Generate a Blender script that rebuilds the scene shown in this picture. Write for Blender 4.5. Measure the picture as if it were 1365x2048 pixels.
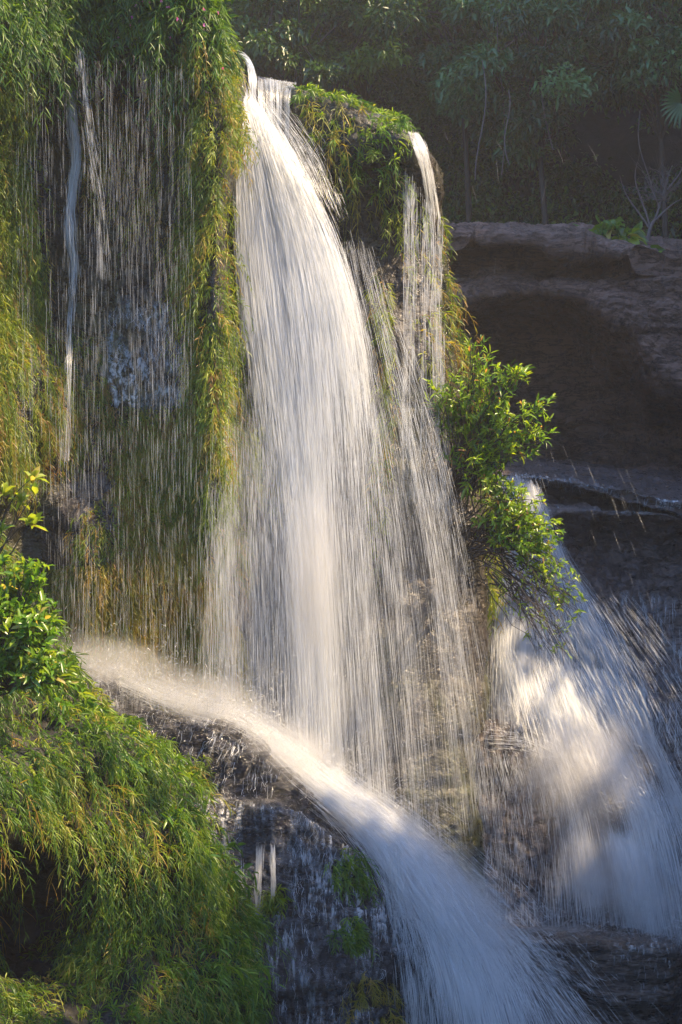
import bpy, math, random
import numpy as np
from mathutils import Vector

for o in list(bpy.data.objects):
    bpy.data.objects.remove(o)
SC = bpy.context.scene
COL = SC.collection
S = 8.2 / 2048 / 16                    # metres per photo pixel per metre of distance

# ------------------------------------------------------------------ camera
cam = bpy.data.cameras.new('camera')
cam.sensor_fit = 'VERTICAL'
cam.sensor_height = 36
cam.lens = 18 / (8.2 / 2 / 16)
cam.clip_start = 0.1
cam.clip_end = 500
camo = bpy.data.objects.new('camera', cam)
camo.rotation_euler = (math.radians(90), 0, 0)
COL.objects.link(camo)
SC.camera = camo

# ------------------------------------------------------------------ light
SUN_AZ = math.radians(-12)              # from +X towards +Y: right and behind the falls
SUN_EL = math.radians(50)
sdir = Vector((math.cos(SUN_EL) * math.cos(SUN_AZ), math.cos(SUN_EL) * math.sin(SUN_AZ), math.sin(SUN_EL)))
world = bpy.data.worlds.new('World')
SC.world = world
world.use_nodes = True
wn = world.node_tree
bg = wn.nodes['Background']
sky = wn.nodes.new('ShaderNodeTexSky')
sky.sky_type = 'NISHITA'
sky.sun_disc = False
sky.sun_elevation = SUN_EL
sky.sun_rotation = math.pi / 2 - SUN_AZ
sky.ozone_density = 10
wn.links.new(sky.outputs[0], bg.inputs[0])
bg.inputs[1].default_value = 0.15
sl = bpy.data.lights.new('sun', 'SUN')
sl.energy = 4.8
sl.angle = math.radians(0.5)
sl.color = (1.0, 0.76, 0.47)
so = bpy.data.objects.new('sun', sl)
so.rotation_euler = sdir.to_track_quat('Z', 'Y').to_euler()
so.location = (30, 20, 40)
COL.objects.link(so)
SC.view_settings.view_transform = 'Standard'
SC.view_settings.look = 'None'
SC.view_settings.exposure = 1.68
SC.view_settings.gamma = 1
SC.cycles.use_denoising = True
SC.cycles.max_bounces = 8
SC.cycles.diffuse_bounces = 4
SC.cycles.transmission_bounces = 4
SC.cycles.glossy_bounces = 2
SC.cycles.transparent_max_bounces = 40
SC.cycles.volume_bounces = 1
SC.cycles.caustics_reflective = False
SC.cycles.caustics_refractive = False

# ------------------------------------------------------------------ helpers
def R(seed):
    return np.random.default_rng(seed)

def P(px, py, Y):
    px = np.asarray(px, float); py = np.asarray(py, float); Y = np.asarray(Y, float)
    return np.stack(np.broadcast_arrays((px - 682.5) * S * Y, Y, (1024 - py) * S * Y), -1)

def hash3(ix, iy, iz, seed):
    h = (ix.astype(np.int64) * 374761393 + iy.astype(np.int64) * 668265263 + iz.astype(np.int64) * 1440662683 + seed * 974634777) & 0xffffffff
    h = ((h ^ (h >> 13)) * 1274126177) & 0xffffffff
    h = ((h ^ (h >> 15)) * 2246822519) & 0xffffffff
    return ((h ^ (h >> 16)) & 0xffffff) / float(0xffffff)

def vnoise(p, seed=0):
    p = np.asarray(p, float)
    i = np.floor(p).astype(np.int64); f = p - i
    f = f * f * f * (f * (f * 6 - 15) + 10)
    x, y, z = i[..., 0], i[..., 1], i[..., 2]
    fx, fy, fz = f[..., 0], f[..., 1], f[..., 2]
    def c(a, b, d): return hash3(x + a, y + b, z + d, seed)
    l = lambda a, b, t: a + (b - a) * t
    return l(l(l(c(0,0,0), c(1,0,0), fx), l(c(0,1,0), c(1,1,0), fx), fy),
             l(l(c(0,0,1), c(1,0,1), fx), l(c(0,1,1), c(1,1,1), fx), fy), fz) * 2 - 1

def fbm(p, octv=4, seed=0, ridge=False):
    p = np.asarray(p, float); a = 1.0; s = 0; t = 0
    for k in range(octv):
        n = vnoise(p * 2.03 ** k + 17.3 * k, seed + k)
        if ridge: n = 1 - 2 * np.abs(n)
        s = s + a * n; t += a; a *= 0.5
    return s / t

def smooth(a, b, x):
    t = np.clip((np.asarray(x, float) - a) / (b - a), 0, 1)
    return t * t * (3 - 2 * t)

def catmull(a, n, axis=0):
    """n samples along one axis of an array of control values."""
    a = np.moveaxis(np.asarray(a, float), axis, 0)
    m = len(a)
    if m == 2:
        a = np.stack([a[0], a[0] * .67 + a[1] * .33, a[0] * .33 + a[1] * .67, a[1]]); m = 4
    e = np.concatenate([[2 * a[0] - a[1]], a, [2 * a[-1] - a[-2]]])
    t = np.linspace(0, m - 1, n)
    i = np.minimum(t.astype(int), m - 2)
    f = (t - i).reshape((-1,) + (1,) * (a.ndim - 1))
    p0, p1, p2, p3 = e[i], e[i + 1], e[i + 2], e[i + 3]
    r = p1 + 0.5 * f * (p2 - p0 + f * (2 * p0 - 5 * p1 + 4 * p2 - p3 + f * (3 * (p1 - p2) + p3 - p0)))
    return np.moveaxis(r, 0, axis)

def grid_normals(G):
    du = np.gradient(G, axis=1); dv = np.gradient(G, axis=0)
    n = np.cross(du, dv)
    n /= np.linalg.norm(n, axis=-1, keepdims=True) + 1e-12
    return n

def mesh_np(name, verts, loops, starts, totals, mat, attrs=None, smooth_=True):
    me = bpy.data.meshes.new(name)
    me.vertices.add(len(verts)); me.vertices.foreach_set('co', np.ascontiguousarray(verts, np.float32).ravel())
    me.loops.add(len(loops)); me.loops.foreach_set('vertex_index', np.ascontiguousarray(loops, np.int32))
    me.polygons.add(len(starts)); me.polygons.foreach_set('loop_start', np.ascontiguousarray(starts, np.int32))
    me.polygons.foreach_set('loop_total', np.ascontiguousarray(totals, np.int32))
    if smooth_: me.polygons.foreach_set('use_smooth', np.ones(len(starts), bool))
    for k, v in (attrs or {}).items():
        at = me.attributes.new(k, 'FLOAT', 'POINT')
        at.data.foreach_set('value', np.ascontiguousarray(v, np.float32))
    me.update(calc_edges=True)
    me.validate()
    if mat: me.materials.append(mat)
    return me

def obj(name, me, parent=None, label=None, cat=None, group=None, kind=None):
    o = bpy.data.objects.new(name, me)
    COL.objects.link(o)
    if parent is not None:
        o.parent = parent
        if me is not None:
            l = np.array(parent.location)
            co = np.empty(len(me.vertices) * 3, np.float32); me.vertices.foreach_get('co', co)
            co = co.reshape(-1, 3) - l.astype(np.float32)
            me.vertices.foreach_set('co', co.ravel()); me.update()
    for k, v in (('label', label), ('category', cat), ('group', group), ('kind', kind)):
        if v: o[k] = v
    return o

def empty(name, loc, label, cat, group=None):
    o = bpy.data.objects.new(name, None)
    o.location = tuple(float(c) for c in loc); o.empty_display_size = .1
    COL.objects.link(o)
    o['label'] = label; o['category'] = cat
    if group: o['group'] = group
    return o

def grid_mesh(name, G, mat, attrs=None):
    nv, nu = G.shape[:2]
    idx = np.arange(nv * nu).reshape(nv, nu)
    q = np.stack([idx[:-1, :-1], idx[1:, :-1], idx[1:, 1:], idx[:-1, 1:]], -1).reshape(-1, 4)
    return mesh_np(name, G.reshape(-1, 3), q.ravel(), np.arange(len(q)) * 4, np.full(len(q), 4), mat, attrs)

def cat_geo(parts):
    """join (verts, loops, totals, attrs) pieces"""
    V, L, T, A = [], [], [], {}
    off = 0
    for v, l, t, a in parts:
        V.append(v); L.append(l + off); T.append(t); off += len(v)
        for k, x in a.items(): A.setdefault(k, []).append(x)
    V = np.concatenate(V); L = np.concatenate(L); T = np.concatenate(T)
    A = {k: np.concatenate(x) for k, x in A.items()}
    return V, L, T, A

def geo_mesh(name, geo, mat, smooth_=True):
    V, L, T, A = geo
    st = np.concatenate([[0], np.cumsum(T)[:-1]])
    return mesh_np(name, V, L, st, T, mat, A, smooth_)

def unit(v):
    return v / (np.linalg.norm(v, axis=-1, keepdims=True) + 1e-9)

def tubes(pts, rad, sides=3, tint=None):
    """pts (n,k,3), rad (n,k) -> geo of n thin tubes"""
    n, k = pts.shape[:2]
    tan = unit(np.gradient(pts, axis=1))
    ref = np.zeros_like(tan); ref[..., 1] = 1.0
    bad = np.abs(tan[..., 1]) > .9
    ref[bad] = (1, 0, 0)
    a = unit(np.cross(tan, ref)); b = np.cross(tan, a)
    ang = np.arange(sides) * 2 * math.pi / sides + .5
    ring = a[:, :, None, :] * np.cos(ang)[None, None, :, None] + b[:, :, None, :] * np.sin(ang)[None, None, :, None]
    V = pts[:, :, None, :] + ring * rad[:, :, None, None]
    base = np.arange(n)[:, None, None] * (k * sides) + np.arange(k - 1)[None, :, None] * sides
    s0 = np.arange(sides)[None, None, :]; s1 = (s0 + 1) % sides
    q = np.stack([base + s0, base + s1, base + s1 + sides, base + s0 + sides], -1).reshape(-1, 4)
    A = {}
    t = np.zeros(n) if tint is None else tint
    A['tint'] = np.repeat(t, k * sides)
    return V.reshape(-1, 3), q.ravel(), np.full(len(q), 4), A

def leaves(base, d, up, length, width, droop, tint, fold=0.25):
    """lanceolate leaves: base, direction, face normal, all (n,3)"""
    n = len(base)
    d = unit(d); side = unit(np.cross(d, up)); nrm = np.cross(side, d)
    L = length[:, None]; W = width[:, None]
    g = np.zeros((n, 3)); g[:, 2] = -1
    D = droop[:, None]
    m1 = base + d * L * .3 + g * L * D * .10
    m2 = base + d * L * .68 + g * L * D * .42
    tip = base + d * L * .97 + g * L * D * .95
    f = nrm * W * fold
    V = np.stack([base, m1 - side * W * .5 + f, m1, m1 + side * W * .5 + f, m2 - side * W * .38 + f, m2, m2 + side * W * .38 + f, tip], 1)
    F = [[0, 2, 1], [0, 3, 2], [1, 2, 5, 4], [2, 3, 6, 5], [4, 5, 7], [5, 6, 7]]
    tot = np.array([len(f_) for f_ in F])
    lp = np.concatenate([np.array(f_) for f_ in F])
    loops = (np.arange(n)[:, None] * 8 + lp[None, :]).ravel()
    return V.reshape(-1, 3), loops, np.tile(tot, n), {'tint': np.repeat(tint, 8)}

# ------------------------------------------------------------------ materials
def new_mat(name):
    m = bpy.data.materials.new(name); m.use_nodes = True
    nt = m.node_tree
    for x in list(nt.nodes): nt.nodes.remove(x)
    out = nt.nodes.new('ShaderNodeOutputMaterial')
    return m, nt, out

def noise_node(nt, scale, detail=6, rough=.6, vec=None, dist=0.0):
    n = nt.nodes.new('ShaderNodeTexNoise')
    n.inputs['Scale'].default_value = scale; n.inputs['Detail'].default_value = detail
    n.inputs['Roughness'].default_value = rough; n.inputs['Distortion'].default_value = dist
    if vec: nt.links.new(vec, n.inputs['Vector'])
    return n

def ramp(nt, fac, stops):
    r = nt.nodes.new('ShaderNodeValToRGB')
    e = r.color_ramp.elements
    while len(e) < len(stops): e.new(.5)
    for x, (p, c) in zip(e, stops):
        x.position = p; x.color = (*c, 1) if len(c) == 3 else c
    nt.links.new(fac, r.inputs[0])
    return r

def mapping(nt, scale=(1, 1, 1), rot=(0, 0, 0)):
    tc = nt.nodes.new('ShaderNodeTexCoord'); mp = nt.nodes.new('ShaderNodeMapping')
    mp.inputs['Scale'].default_value = scale; mp.inputs['Rotation'].default_value = rot
    nt.links.new(tc.outputs['Object'], mp.inputs['Vector'])
    return mp.outputs[0]

def rock_mat(name, dark, light, moss=None, moss_amt=.5, rough=(.18, .5), strata=3.0, bump=.03, spec=.5, fine=1.0):
    m, nt, out = new_mat(name)
    L = nt.links.new
    v = mapping(nt); vs = mapping(nt, (1, 1, strata), (.05, .08, 0))
    n1 = noise_node(nt, 1.3, 8, .62, vs, .3); n2 = noise_node(nt, 7 * fine, 8, .65, vs, .2); n3 = noise_node(nt, 30 * fine, 5, .6, v)
    mx = nt.nodes.new('ShaderNodeMath'); mx.operation = 'MULTIPLY_ADD'
    L(n2.outputs[0], mx.inputs[0]); mx.inputs[1].default_value = .5; L(n1.outputs[0], mx.inputs[2])
    cr = ramp(nt, mx.outputs[0], [(.45, dark), (.62, tuple(.5 * (a + b) for a, b in zip(dark, light))), (.85, light)])
    colr = cr.outputs[0]
    if moss:
        nm = noise_node(nt, 1.1, 6, .7, mapping(nt, (1, 1, .45)))
        rm = ramp(nt, nm.outputs[0], [(.55 - .2 * moss_amt, (0, 0, 0)), (.68 - .2 * moss_amt, (1, 1, 1))])
        mc = ramp(nt, n2.outputs[0], [(.35, tuple(.45 * c for c in moss)), (.65, moss)])
        mix = nt.nodes.new('ShaderNodeMix'); mix.data_type = 'RGBA'
        L(rm.outputs[0], mix.inputs['Factor']); L(colr, mix.inputs[6]); L(mc.outputs[0], mix.inputs[7])
        colr = mix.outputs[2]
    n4 = noise_node(nt, 4 * fine, 6, .7, vs, .6)
    ck = nt.nodes.new('ShaderNodeMath'); ck.operation = 'SUBTRACT'; ck.inputs[1].default_value = .5; L(n4.outputs[0], ck.inputs[0])
    ab = nt.nodes.new('ShaderNodeMath'); ab.operation = 'ABSOLUTE'; L(ck.outputs[0], ab.inputs[0])
    rk = ramp(nt, ab.outputs[0], [(.004, (.35, .35, .35)), (.035, (1, 1, 1))])
    mk = nt.nodes.new('ShaderNodeMix'); mk.data_type = 'RGBA'; mk.blend_type = 'MULTIPLY'; mk.inputs['Factor'].default_value = 1
    L(colr, mk.inputs[6]); L(rk.outputs[0], mk.inputs[7]); colr = mk.outputs[2]
    b = nt.nodes.new('ShaderNodeBsdfPrincipled')
    L(colr, b.inputs['Base Color'])
    rr = ramp(nt, n2.outputs[0], [(.35, (rough[0],) * 3), (.65, (rough[1],) * 3)])
    L(rr.outputs[0], b.inputs['Roughness'])
    b.inputs['Specular IOR Level'].default_value = spec
    a1 = nt.nodes.new('ShaderNodeMath'); a1.operation = 'MULTIPLY_ADD'
    L(n3.outputs[0], a1.inputs[0]); a1.inputs[1].default_value = .35; L(n2.outputs[0], a1.inputs[2])
    a2 = nt.nodes.new('ShaderNodeMath'); a2.operation = 'MULTIPLY_ADD'; L(rk.outputs[0], a2.inputs[0]); a2.inputs[1].default_value = .25; L(a1.outputs[0], a2.inputs[2]); a1 = a2
    bp = nt.nodes.new('ShaderNodeBump'); bp.inputs['Strength'].default_value = 1; bp.inputs['Distance'].default_value = bump
    L(a1.outputs[0], bp.inputs['Height']); L(bp.outputs[0], b.inputs['Normal'])
    L(b.outputs[0], out.inputs[0])
    return m

def leaf_mat(name, stops, trans=.45, rough=.38, spec=.5, tr_gain=1.6):
    m, nt, out = new_mat(name)
    L = nt.links.new
    at = nt.nodes.new('ShaderNodeAttribute'); at.attribute_name = 'tint'
    cr = ramp(nt, at.outputs['Fac'], stops)
    b = nt.nodes.new('ShaderNodeBsdfPrincipled')
    L(cr.outputs[0], b.inputs['Base Color'])
    b.inputs['Roughness'].default_value = rough; b.inputs['Specular IOR Level'].default_value = spec
    t = nt.nodes.new('ShaderNodeBsdfTranslucent')
    g = nt.nodes.new('ShaderNodeMix'); g.data_type = 'RGBA'; g.blend_type = 'MULTIPLY'; g.inputs['Factor'].default_value = 1
    L(cr.outputs[0], g.inputs[6]); g.inputs[7].default_value = (1.25 * tr_gain, 1.15 * tr_gain, .5 * tr_gain, 1)
    L(g.outputs[2], t.inputs[0])
    mix = nt.nodes.new('ShaderNodeMixShader'); mix.inputs[0].default_value = trans
    L(b.outputs[0], mix.inputs[1]); L(t.outputs[0], mix.inputs[2]); L(mix.outputs[0], out.inputs[0])
    return m

def water_mat(name, col=(.93, .95, .97), tr=.5, gloss=.12, clear=.45):
    m, nt, out = new_mat(name)
    L = nt.links.new
    d = nt.nodes.new('ShaderNodeBsdfDiffuse'); d.inputs[0].default_value = (*col, 1)
    t = nt.nodes.new('ShaderNodeBsdfTranslucent'); t.inputs[0].default_value = (*col, 1)
    g = nt.nodes.new('ShaderNodeBsdfGlossy'); g.inputs[0].default_value = (1, 1, 1, 1); g.inputs[1].default_value = .25
    a = nt.nodes.new('ShaderNodeMixShader'); a.inputs[0].default_value = tr
    L(d.outputs[0], a.inputs[1]); L(t.outputs[0], a.inputs[2])
    c = nt.nodes.new('ShaderNodeMixShader'); c.inputs[0].default_value = gloss
    L(a.outputs[0], c.inputs[1]); L(g.outputs[0], c.inputs[2])
    tp = nt.nodes.new('ShaderNodeBsdfTransparent')
    e = nt.nodes.new('ShaderNodeMixShader'); e.inputs[0].default_value = clear
    L(c.outputs[0], e.inputs[1]); L(tp.outputs[0], e.inputs[2]); L(e.outputs[0], out.inputs[0])
    return m

def bark_mat(name, c):
    m, nt, out = new_mat(name)
    n = noise_node(nt, 25, 6, .6, mapping(nt, (1, 1, .3)))
    cr = ramp(nt, n.outputs[0], [(.3, tuple(x * .5 for x in c)), (.7, c)])
    b = nt.nodes.new('ShaderNodeBsdfPrincipled'); nt.links.new(cr.outputs[0], b.inputs[0]); b.inputs['Roughness'].default_value = .75
    bp = nt.nodes.new('ShaderNodeBump'); bp.inputs['Distance'].default_value = .01
    nt.links.new(n.outputs[0], bp.inputs['Height']); nt.links.new(bp.outputs[0], b.inputs['Normal'])
    nt.links.new(b.outputs[0], out.inputs[0])
    return m

M = {}
M['cliff'] = rock_mat('wet_cliff_rock', (.012, .010, .009), (.055, .045, .038), moss=(.05, .055, .014), moss_amt=.6, rough=(.15, .45), strata=1.5, bump=.035)
M['ledge'] = rock_mat('wet_ledge_rock', (.008, .008, .010), (.045, .043, .047), rough=(.06, .3), strata=2.5, bump=.06, spec=.8)
M['bed'] = rock_mat('stream_bed_rock', (.03, .024, .024), (.10, .075, .068), rough=(.2, .5), strata=2.5, bump=.03)
M['far'] = rock_mat('far_sandstone', (.036, .021, .015), (.25, .15, .108), rough=(.3, .65), strata=3.5, bump=.07, fine=.7)
M['strata'] = rock_mat('layered_rock', (.02, .016, .015), (.10, .075, .06), rough=(.15, .5), strata=7, bump=.04)
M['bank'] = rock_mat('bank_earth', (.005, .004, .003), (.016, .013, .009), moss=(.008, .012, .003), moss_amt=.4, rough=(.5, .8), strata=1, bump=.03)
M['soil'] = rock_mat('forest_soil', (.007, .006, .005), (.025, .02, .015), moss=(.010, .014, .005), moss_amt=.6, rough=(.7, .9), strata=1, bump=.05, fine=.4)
GREEN = [(0, (.025, .07, .008)), (.45, (.09, .19, .014)), (.75, (.21, .30, .02)), (.92, (.30, .27, .05)), (1, (.30, .2, .07))]
M['grass'] = leaf_mat('bamboo_grass', GREEN)
M['fern'] = leaf_mat('sunlit_fern', [(0, (.04, .09, .008)), (.4, (.14, .22, .012)), (.7, (.29, .34, .018)), (.88, (.33, .25, .04)), (1, (.28, .15, .05))])
M['dry'] = leaf_mat('dry_moss', [(0, (.12, .18, .012)), (.5, (.34, .29, .035)), (1, (.44, .24, .06))], trans=.4)
M['shrub'] = leaf_mat('shrub_leaf', [(0, (.04, .10, .010)), (.5, (.13, .25, .016)), (.88, (.27, .36, .02)), (.95, (.4, .23, .07)), (1, (.45, .2, .1))], spec=.6, rough=.3)
M['broad'] = leaf_mat('glossy_broad_leaf', [(0, (.035, .10, .015)), (.5, (.11, .23, .02)), (.85, (.25, .32, .03)), (1, (.42, .33, .10))], spec=.6, rough=.3)
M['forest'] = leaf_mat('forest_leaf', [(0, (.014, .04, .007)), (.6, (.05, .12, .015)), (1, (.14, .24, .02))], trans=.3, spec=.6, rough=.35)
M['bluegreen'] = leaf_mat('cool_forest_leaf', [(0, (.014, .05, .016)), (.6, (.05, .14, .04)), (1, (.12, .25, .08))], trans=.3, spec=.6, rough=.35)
M['flower'] = leaf_mat('pink_flower', [(0, (.5, .10, .35)), (1, (.6, .2, .5))], trans=.4)
M['bark'] = bark_mat('dark_bark', (.06, .045, .035))
M['pale_bark'] = bark_mat('pale_bark', (.17, .14, .13))
M['water'] = water_mat('falling_water')
M['film'] = water_mat('water_film', (.82, .88, .95), tr=.35, gloss=.35)

# ------------------------------------------------------------------ terrain sheets
def sheet(rows, nu, nv):
    C = np.array([[P(*c) for c in r] for r in rows])
    return catmull(catmull(C, nv, 0), nu, 1)

def roughen(G, amp=.12, freq=1.2, strata=.05, sfreq=2.5, seed=1, fine=.02, mask=None):
    n = grid_normals(G)
    w = G + .35 * np.stack([fbm(G * .9, 3, seed + 40), fbm(G * .9, 3, seed + 41), fbm(G * .9, 3, seed + 42)], -1)
    d = amp * fbm(w * np.array([1, 1, .8]) * freq, 5, seed)
    zz = w[..., 2] * sfreq + .6 * fbm(G * .6, 3, seed + 7)
    k = np.floor(zz); fr = zz - k
    lev = hash3(k, k * 0, k * 0, seed + 3) * 2 - 1; lev1 = hash3(k + 1, k * 0, k * 0, seed + 3) * 2 - 1
    st = lev + (lev1 - lev) * smooth(.75, 1, fr)
    d = d + strata * st + fine * fbm(w * 9, 3, seed + 9, True)
    if mask is not None: d = d * mask
    return G + n * d[..., None]

# --- main cliff
cols = [(-260, 14.4), (-80, 14.6), (60, 15.1), (170, 15.45), (290, 15.55), (370, 15.45), (430, 14.95), (465, 15.4), (500, 16.15),
        (560, 16.25), (610, 16.1), (690, 15.95), (770, 15.9), (840, 15.95), (880, 16.35), (875, 17.2), (850, 19), (800, 22)]
lip = [-170, -150, -110, -90, -70, -30, 40, 110, 150, 168, 180, 205, 235, 285, 345, 335, 325, 320]
XR_PY = [300, 420, 520, 600, 680, 800, 900, 1000, 1100, 1180, 1300, 1450, 1600, 1750, 1950]
XR_PX = [868, 885, 902, 900, 922, 935, 945, 985, 1003, 998, 978, 968, 960, 965, 980]
rows = []
for k, lev in enumerate([-3, -2, -1, 0, .035, .08, .13, .19, .26, .34, .42, .5, .58, .66, .74, .82, .9, 1]):
    r = []
    for j, (px, Y) in enumerate(cols):
        if lev < 0:
            back = {-1: .35, -2: 1.6, -3: 5}[lev]
            Yb = Y + back
            zz = (1024 - lip[j]) * S * Y + .04 * back
            x = (px - 682.5) * S * Y
            r.append((682.5 + x / (S * Yb), 1024 - zz / (S * Yb), Yb)); continue
        py = lip[j] + (1950 - lip[j]) * lev
        w = smooth(560, 880, px) if j < 15 else 1
        x = px + (np.interp(py, XR_PY, XR_PX) - 880) * w
        y = Y
        if px < 380: y += -.55 * (1 - smooth(60, 190, py)) + .05 * math.sin(py * .013 + px * .01)
        if 590 < px < 860 and j < 14: y += -.3 * math.exp(-((py - 300) / 90) ** 2) + .22 * math.exp(-((py - 520) / 130) ** 2)
        if 380 <= px < 470: y += .35 * smooth(850, 1200, py)
        y += -.25 * smooth(1200, 1600, py)
        y += -.75 * smooth(70, 215, px) * (1 - np.interp(px, [215, 520], [0, 1])) * smooth(880, 1060, py) * (1 - .5 * smooth(1150, 1450, py))
        if px < 460: y += .16 * math.exp(-((py - 590) / 50) ** 2) - .20 * math.exp(-((py - 830) / 90) ** 2)
        r.append((x, py, y))
    rows.append(r)
CL = roughen(sheet(rows, 420, 460), .10, 1.6, .035, 2.2, 5, .018)
obj('cliff', grid_mesh('cliff', CL, M['cliff']), label='tall dark wet cliff behind the falling water', cat='cliff', kind='structure')

# --- basin ledge below the cliff (two rock steps)
rows = [
 [(-80, 1290, 15.9), (60, 1295, 15.9), (200, 1325, 15.9), (350, 1380, 15.9), (480, 1435, 15.8), (600, 1535, 15.8), (720, 1630, 15.8), (850, 1730, 15.8), (960, 1830, 15.9), (1010, 1880, 16.2)],
 [(-80, 1330, 14.9), (60, 1335, 14.9), (200, 1370, 14.9), (350, 1412, 14.9), (480, 1450, 14.9), (570, 1535, 14.9), (690, 1620, 14.9), (810, 1715, 14.9), (910, 1840, 15.0), (985, 1960, 15.4)],
 [(-80, 1380, 14.3), (60, 1390, 14.3), (200, 1430, 14.3), (330, 1446, 14.3), (470, 1463, 14.2), (545, 1530, 14.2), (660, 1618, 14.2), (765, 1705, 14.2), (860, 1850, 14.4), (940, 2000, 14.9)],
 [(-80, 1500, 14.2), (60, 1505, 14.2), (200, 1530, 14.2), (310, 1560, 14.15), (430, 1586, 14.05), (545, 1594, 14.0), (650, 1634, 14.0), (755, 1715, 14.1), (850, 1865, 14.3), (925, 2020, 14.8)],
 [(-80, 1560, 13.5), (60, 1560, 13.5), (200, 1565, 13.5), (320, 1590, 13.5), (430, 1606, 13.4), (560, 1618, 13.3), (660, 1655, 13.4), (750, 1735, 13.6), (835, 1890, 13.9), (900, 2040, 14.5)],
 [(-80, 1660, 13.3), (60, 1660, 13.3), (200, 1670, 13.3), (320, 1690, 13.3), (430, 1700, 13.2), (560, 1710, 13.1), (665, 1740, 13.2), (755, 1800, 13.5), (825, 1930, 13.8), (880, 2080, 14.4)],
 [(-80, 1830, 13.1), (60, 1830, 13.1), (200, 1830, 13.1), (330, 1830, 13.1), (440, 1835, 13.0), (570, 1840, 12.9), (680, 1860, 13.0), (760, 1920, 13.3), (820, 2010, 13.7), (870, 2130, 14.3)],
 [(-80, 2120, 12.8), (60, 2120, 12.8), (200, 2120, 12.8), (330, 2120, 12.8), (450, 2120, 12.7), (580, 2120, 12.6), (690, 2130, 12.7), (770, 2150, 13.1), (820, 2190, 13.6), (870, 2250, 14.2)],
 [(-80, 2500, 12.6), (60, 2500, 12.6), (200, 2500, 12.6), (330, 2500, 12.6), (450, 2500, 12.5), (580, 2500, 12.4), (690, 2500, 12.5), (770, 2500, 12.9), (820, 2500, 13.4), (870, 2500, 14)],
]
BL = roughen(sheet(rows, 400, 480), .10, 2.4, .05, 4.5, 11, .045)
obj('rock_ledge', grid_mesh('rock_ledge', BL, M['ledge']), label='stepped wet rock ledge at the foot of the cliff', cat='rock ledge', kind='structure')

# --- stream bed on the right
cx = [860, 960, 1040, 1120, 1220, 1320, 1420, 1650]
bed = [([930, 925, 922, 925, 930, 935, 945, 960], [23.5] * 8),
       ([935, 930, 930, 935, 948, 975, 985, 1000], [20.5] * 8),
       ([945, 935, 938, 950, 975, 1004, 1020, 1040], [18.6, 18.5, 18.4, 18.5, 18.6, 18.7, 18.7, 18.7]),
       ([990, 985, 985, 1000, 1012, 1018, 1035, 1060], [18.5, 18.4, 18.4, 18.6, 18.8, 18.8, 18.8, 18.8]),
       ([1020, 1010, 1008, 1012, 1020, 1026, 1045, 1070], [18.3, 18.2, 18.15, 18.2, 18.3, 18.3, 18.3, 18.3]),
       ([1100] * 8, [18, 17.9, 17.9, 18.3, 18.6, 18.6, 18.6, 18.6]),
       ([1200, 1200, 1195, 1190, 1205, 1230, 1240, 1250], [17.6, 17.5, 17.5, 17.8, 18.2, 18.4, 18.4, 18.4]),
       ([1330, 1330, 1330, 1335, 1360, 1370, 1380, 1390], [17.1, 17.0, 17.0, 17.3, 17.6, 17.9, 18, 18]),
       ([1420, 1425, 1425, 1410, 1395, 1400, 1410, 1420], [16.9, 16.8, 16.7, 16.9, 17.2, 17.4, 17.5, 17.5]),
       ([1450, 1455, 1462, 1470, 1480, 1490, 1500, 1510], [16.5, 16.3, 16.3, 16.6, 17.1, 17.2, 17.2, 17.2]),
       ([1490, 1495, 1503, 1520, 1560, 1570, 1580, 1590], [16.4, 16.2, 16.2, 16.4, 16.8, 16.9, 16.9, 16.9]),
       ([1600] * 8, [16.2, 16.1, 16.1, 16.2, 16.5, 16.6, 16.6, 16.6]),
       ([1740] * 8, [16.0, 15.95, 15.95, 16.0, 16.1, 16.2, 16.2, 16.2]),
       ([1860, 1862, 1864, 1868, 1874, 1880, 1885, 1890], [15.8] * 8),
       ([1960] * 8, [15.7] * 8), ([2300] * 8, [15.6] * 8)]
rows = [[(x, p, y) for x, p, y in zip(cx, pp, yy)] for pp, yy in bed]
SB = roughen(sheet(rows, 260, 420), .11, 1.5, .05, 3, 21, .025)
obj('stream_bed', grid_mesh('stream_bed', SB, M['bed']), label='dark stepped rock bed under the right hand stream', cat='stream bed', kind='structure')

# --- layered ledge lower right
rows = []
for py, Y, e in [(1850, 16.4, 0), (1862, 15.7, 0), (1884, 14.75, 1), (1905, 14.65, 1), (1960, 14.6, .9), (2040, 14.45, .7), (2140, 14.3, .5), (2400, 14.1, 0)]:
    r = []
    for px, dpy, dY in [(880, -6, .3), (980, -4, .15), (1080, -2, 0), (1180, 2, -.05), (1270, 10, -.05), (1335, 18, .05), (1352, 30, .6), (1360, 40, 1.5)]:
        r.append((px, py + dpy, Y + dY))
    rows.append(r)
LR = roughen(sheet(rows, 220, 200), .06, 2.5, .07, 9, 31, .02)
obj('rock_ledge', grid_mesh('layered_ledge', LR, M['strata']), label='layered dark rock shelf beside the lower stream, brown with wet glints', cat='rock ledge', kind='structure')

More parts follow.
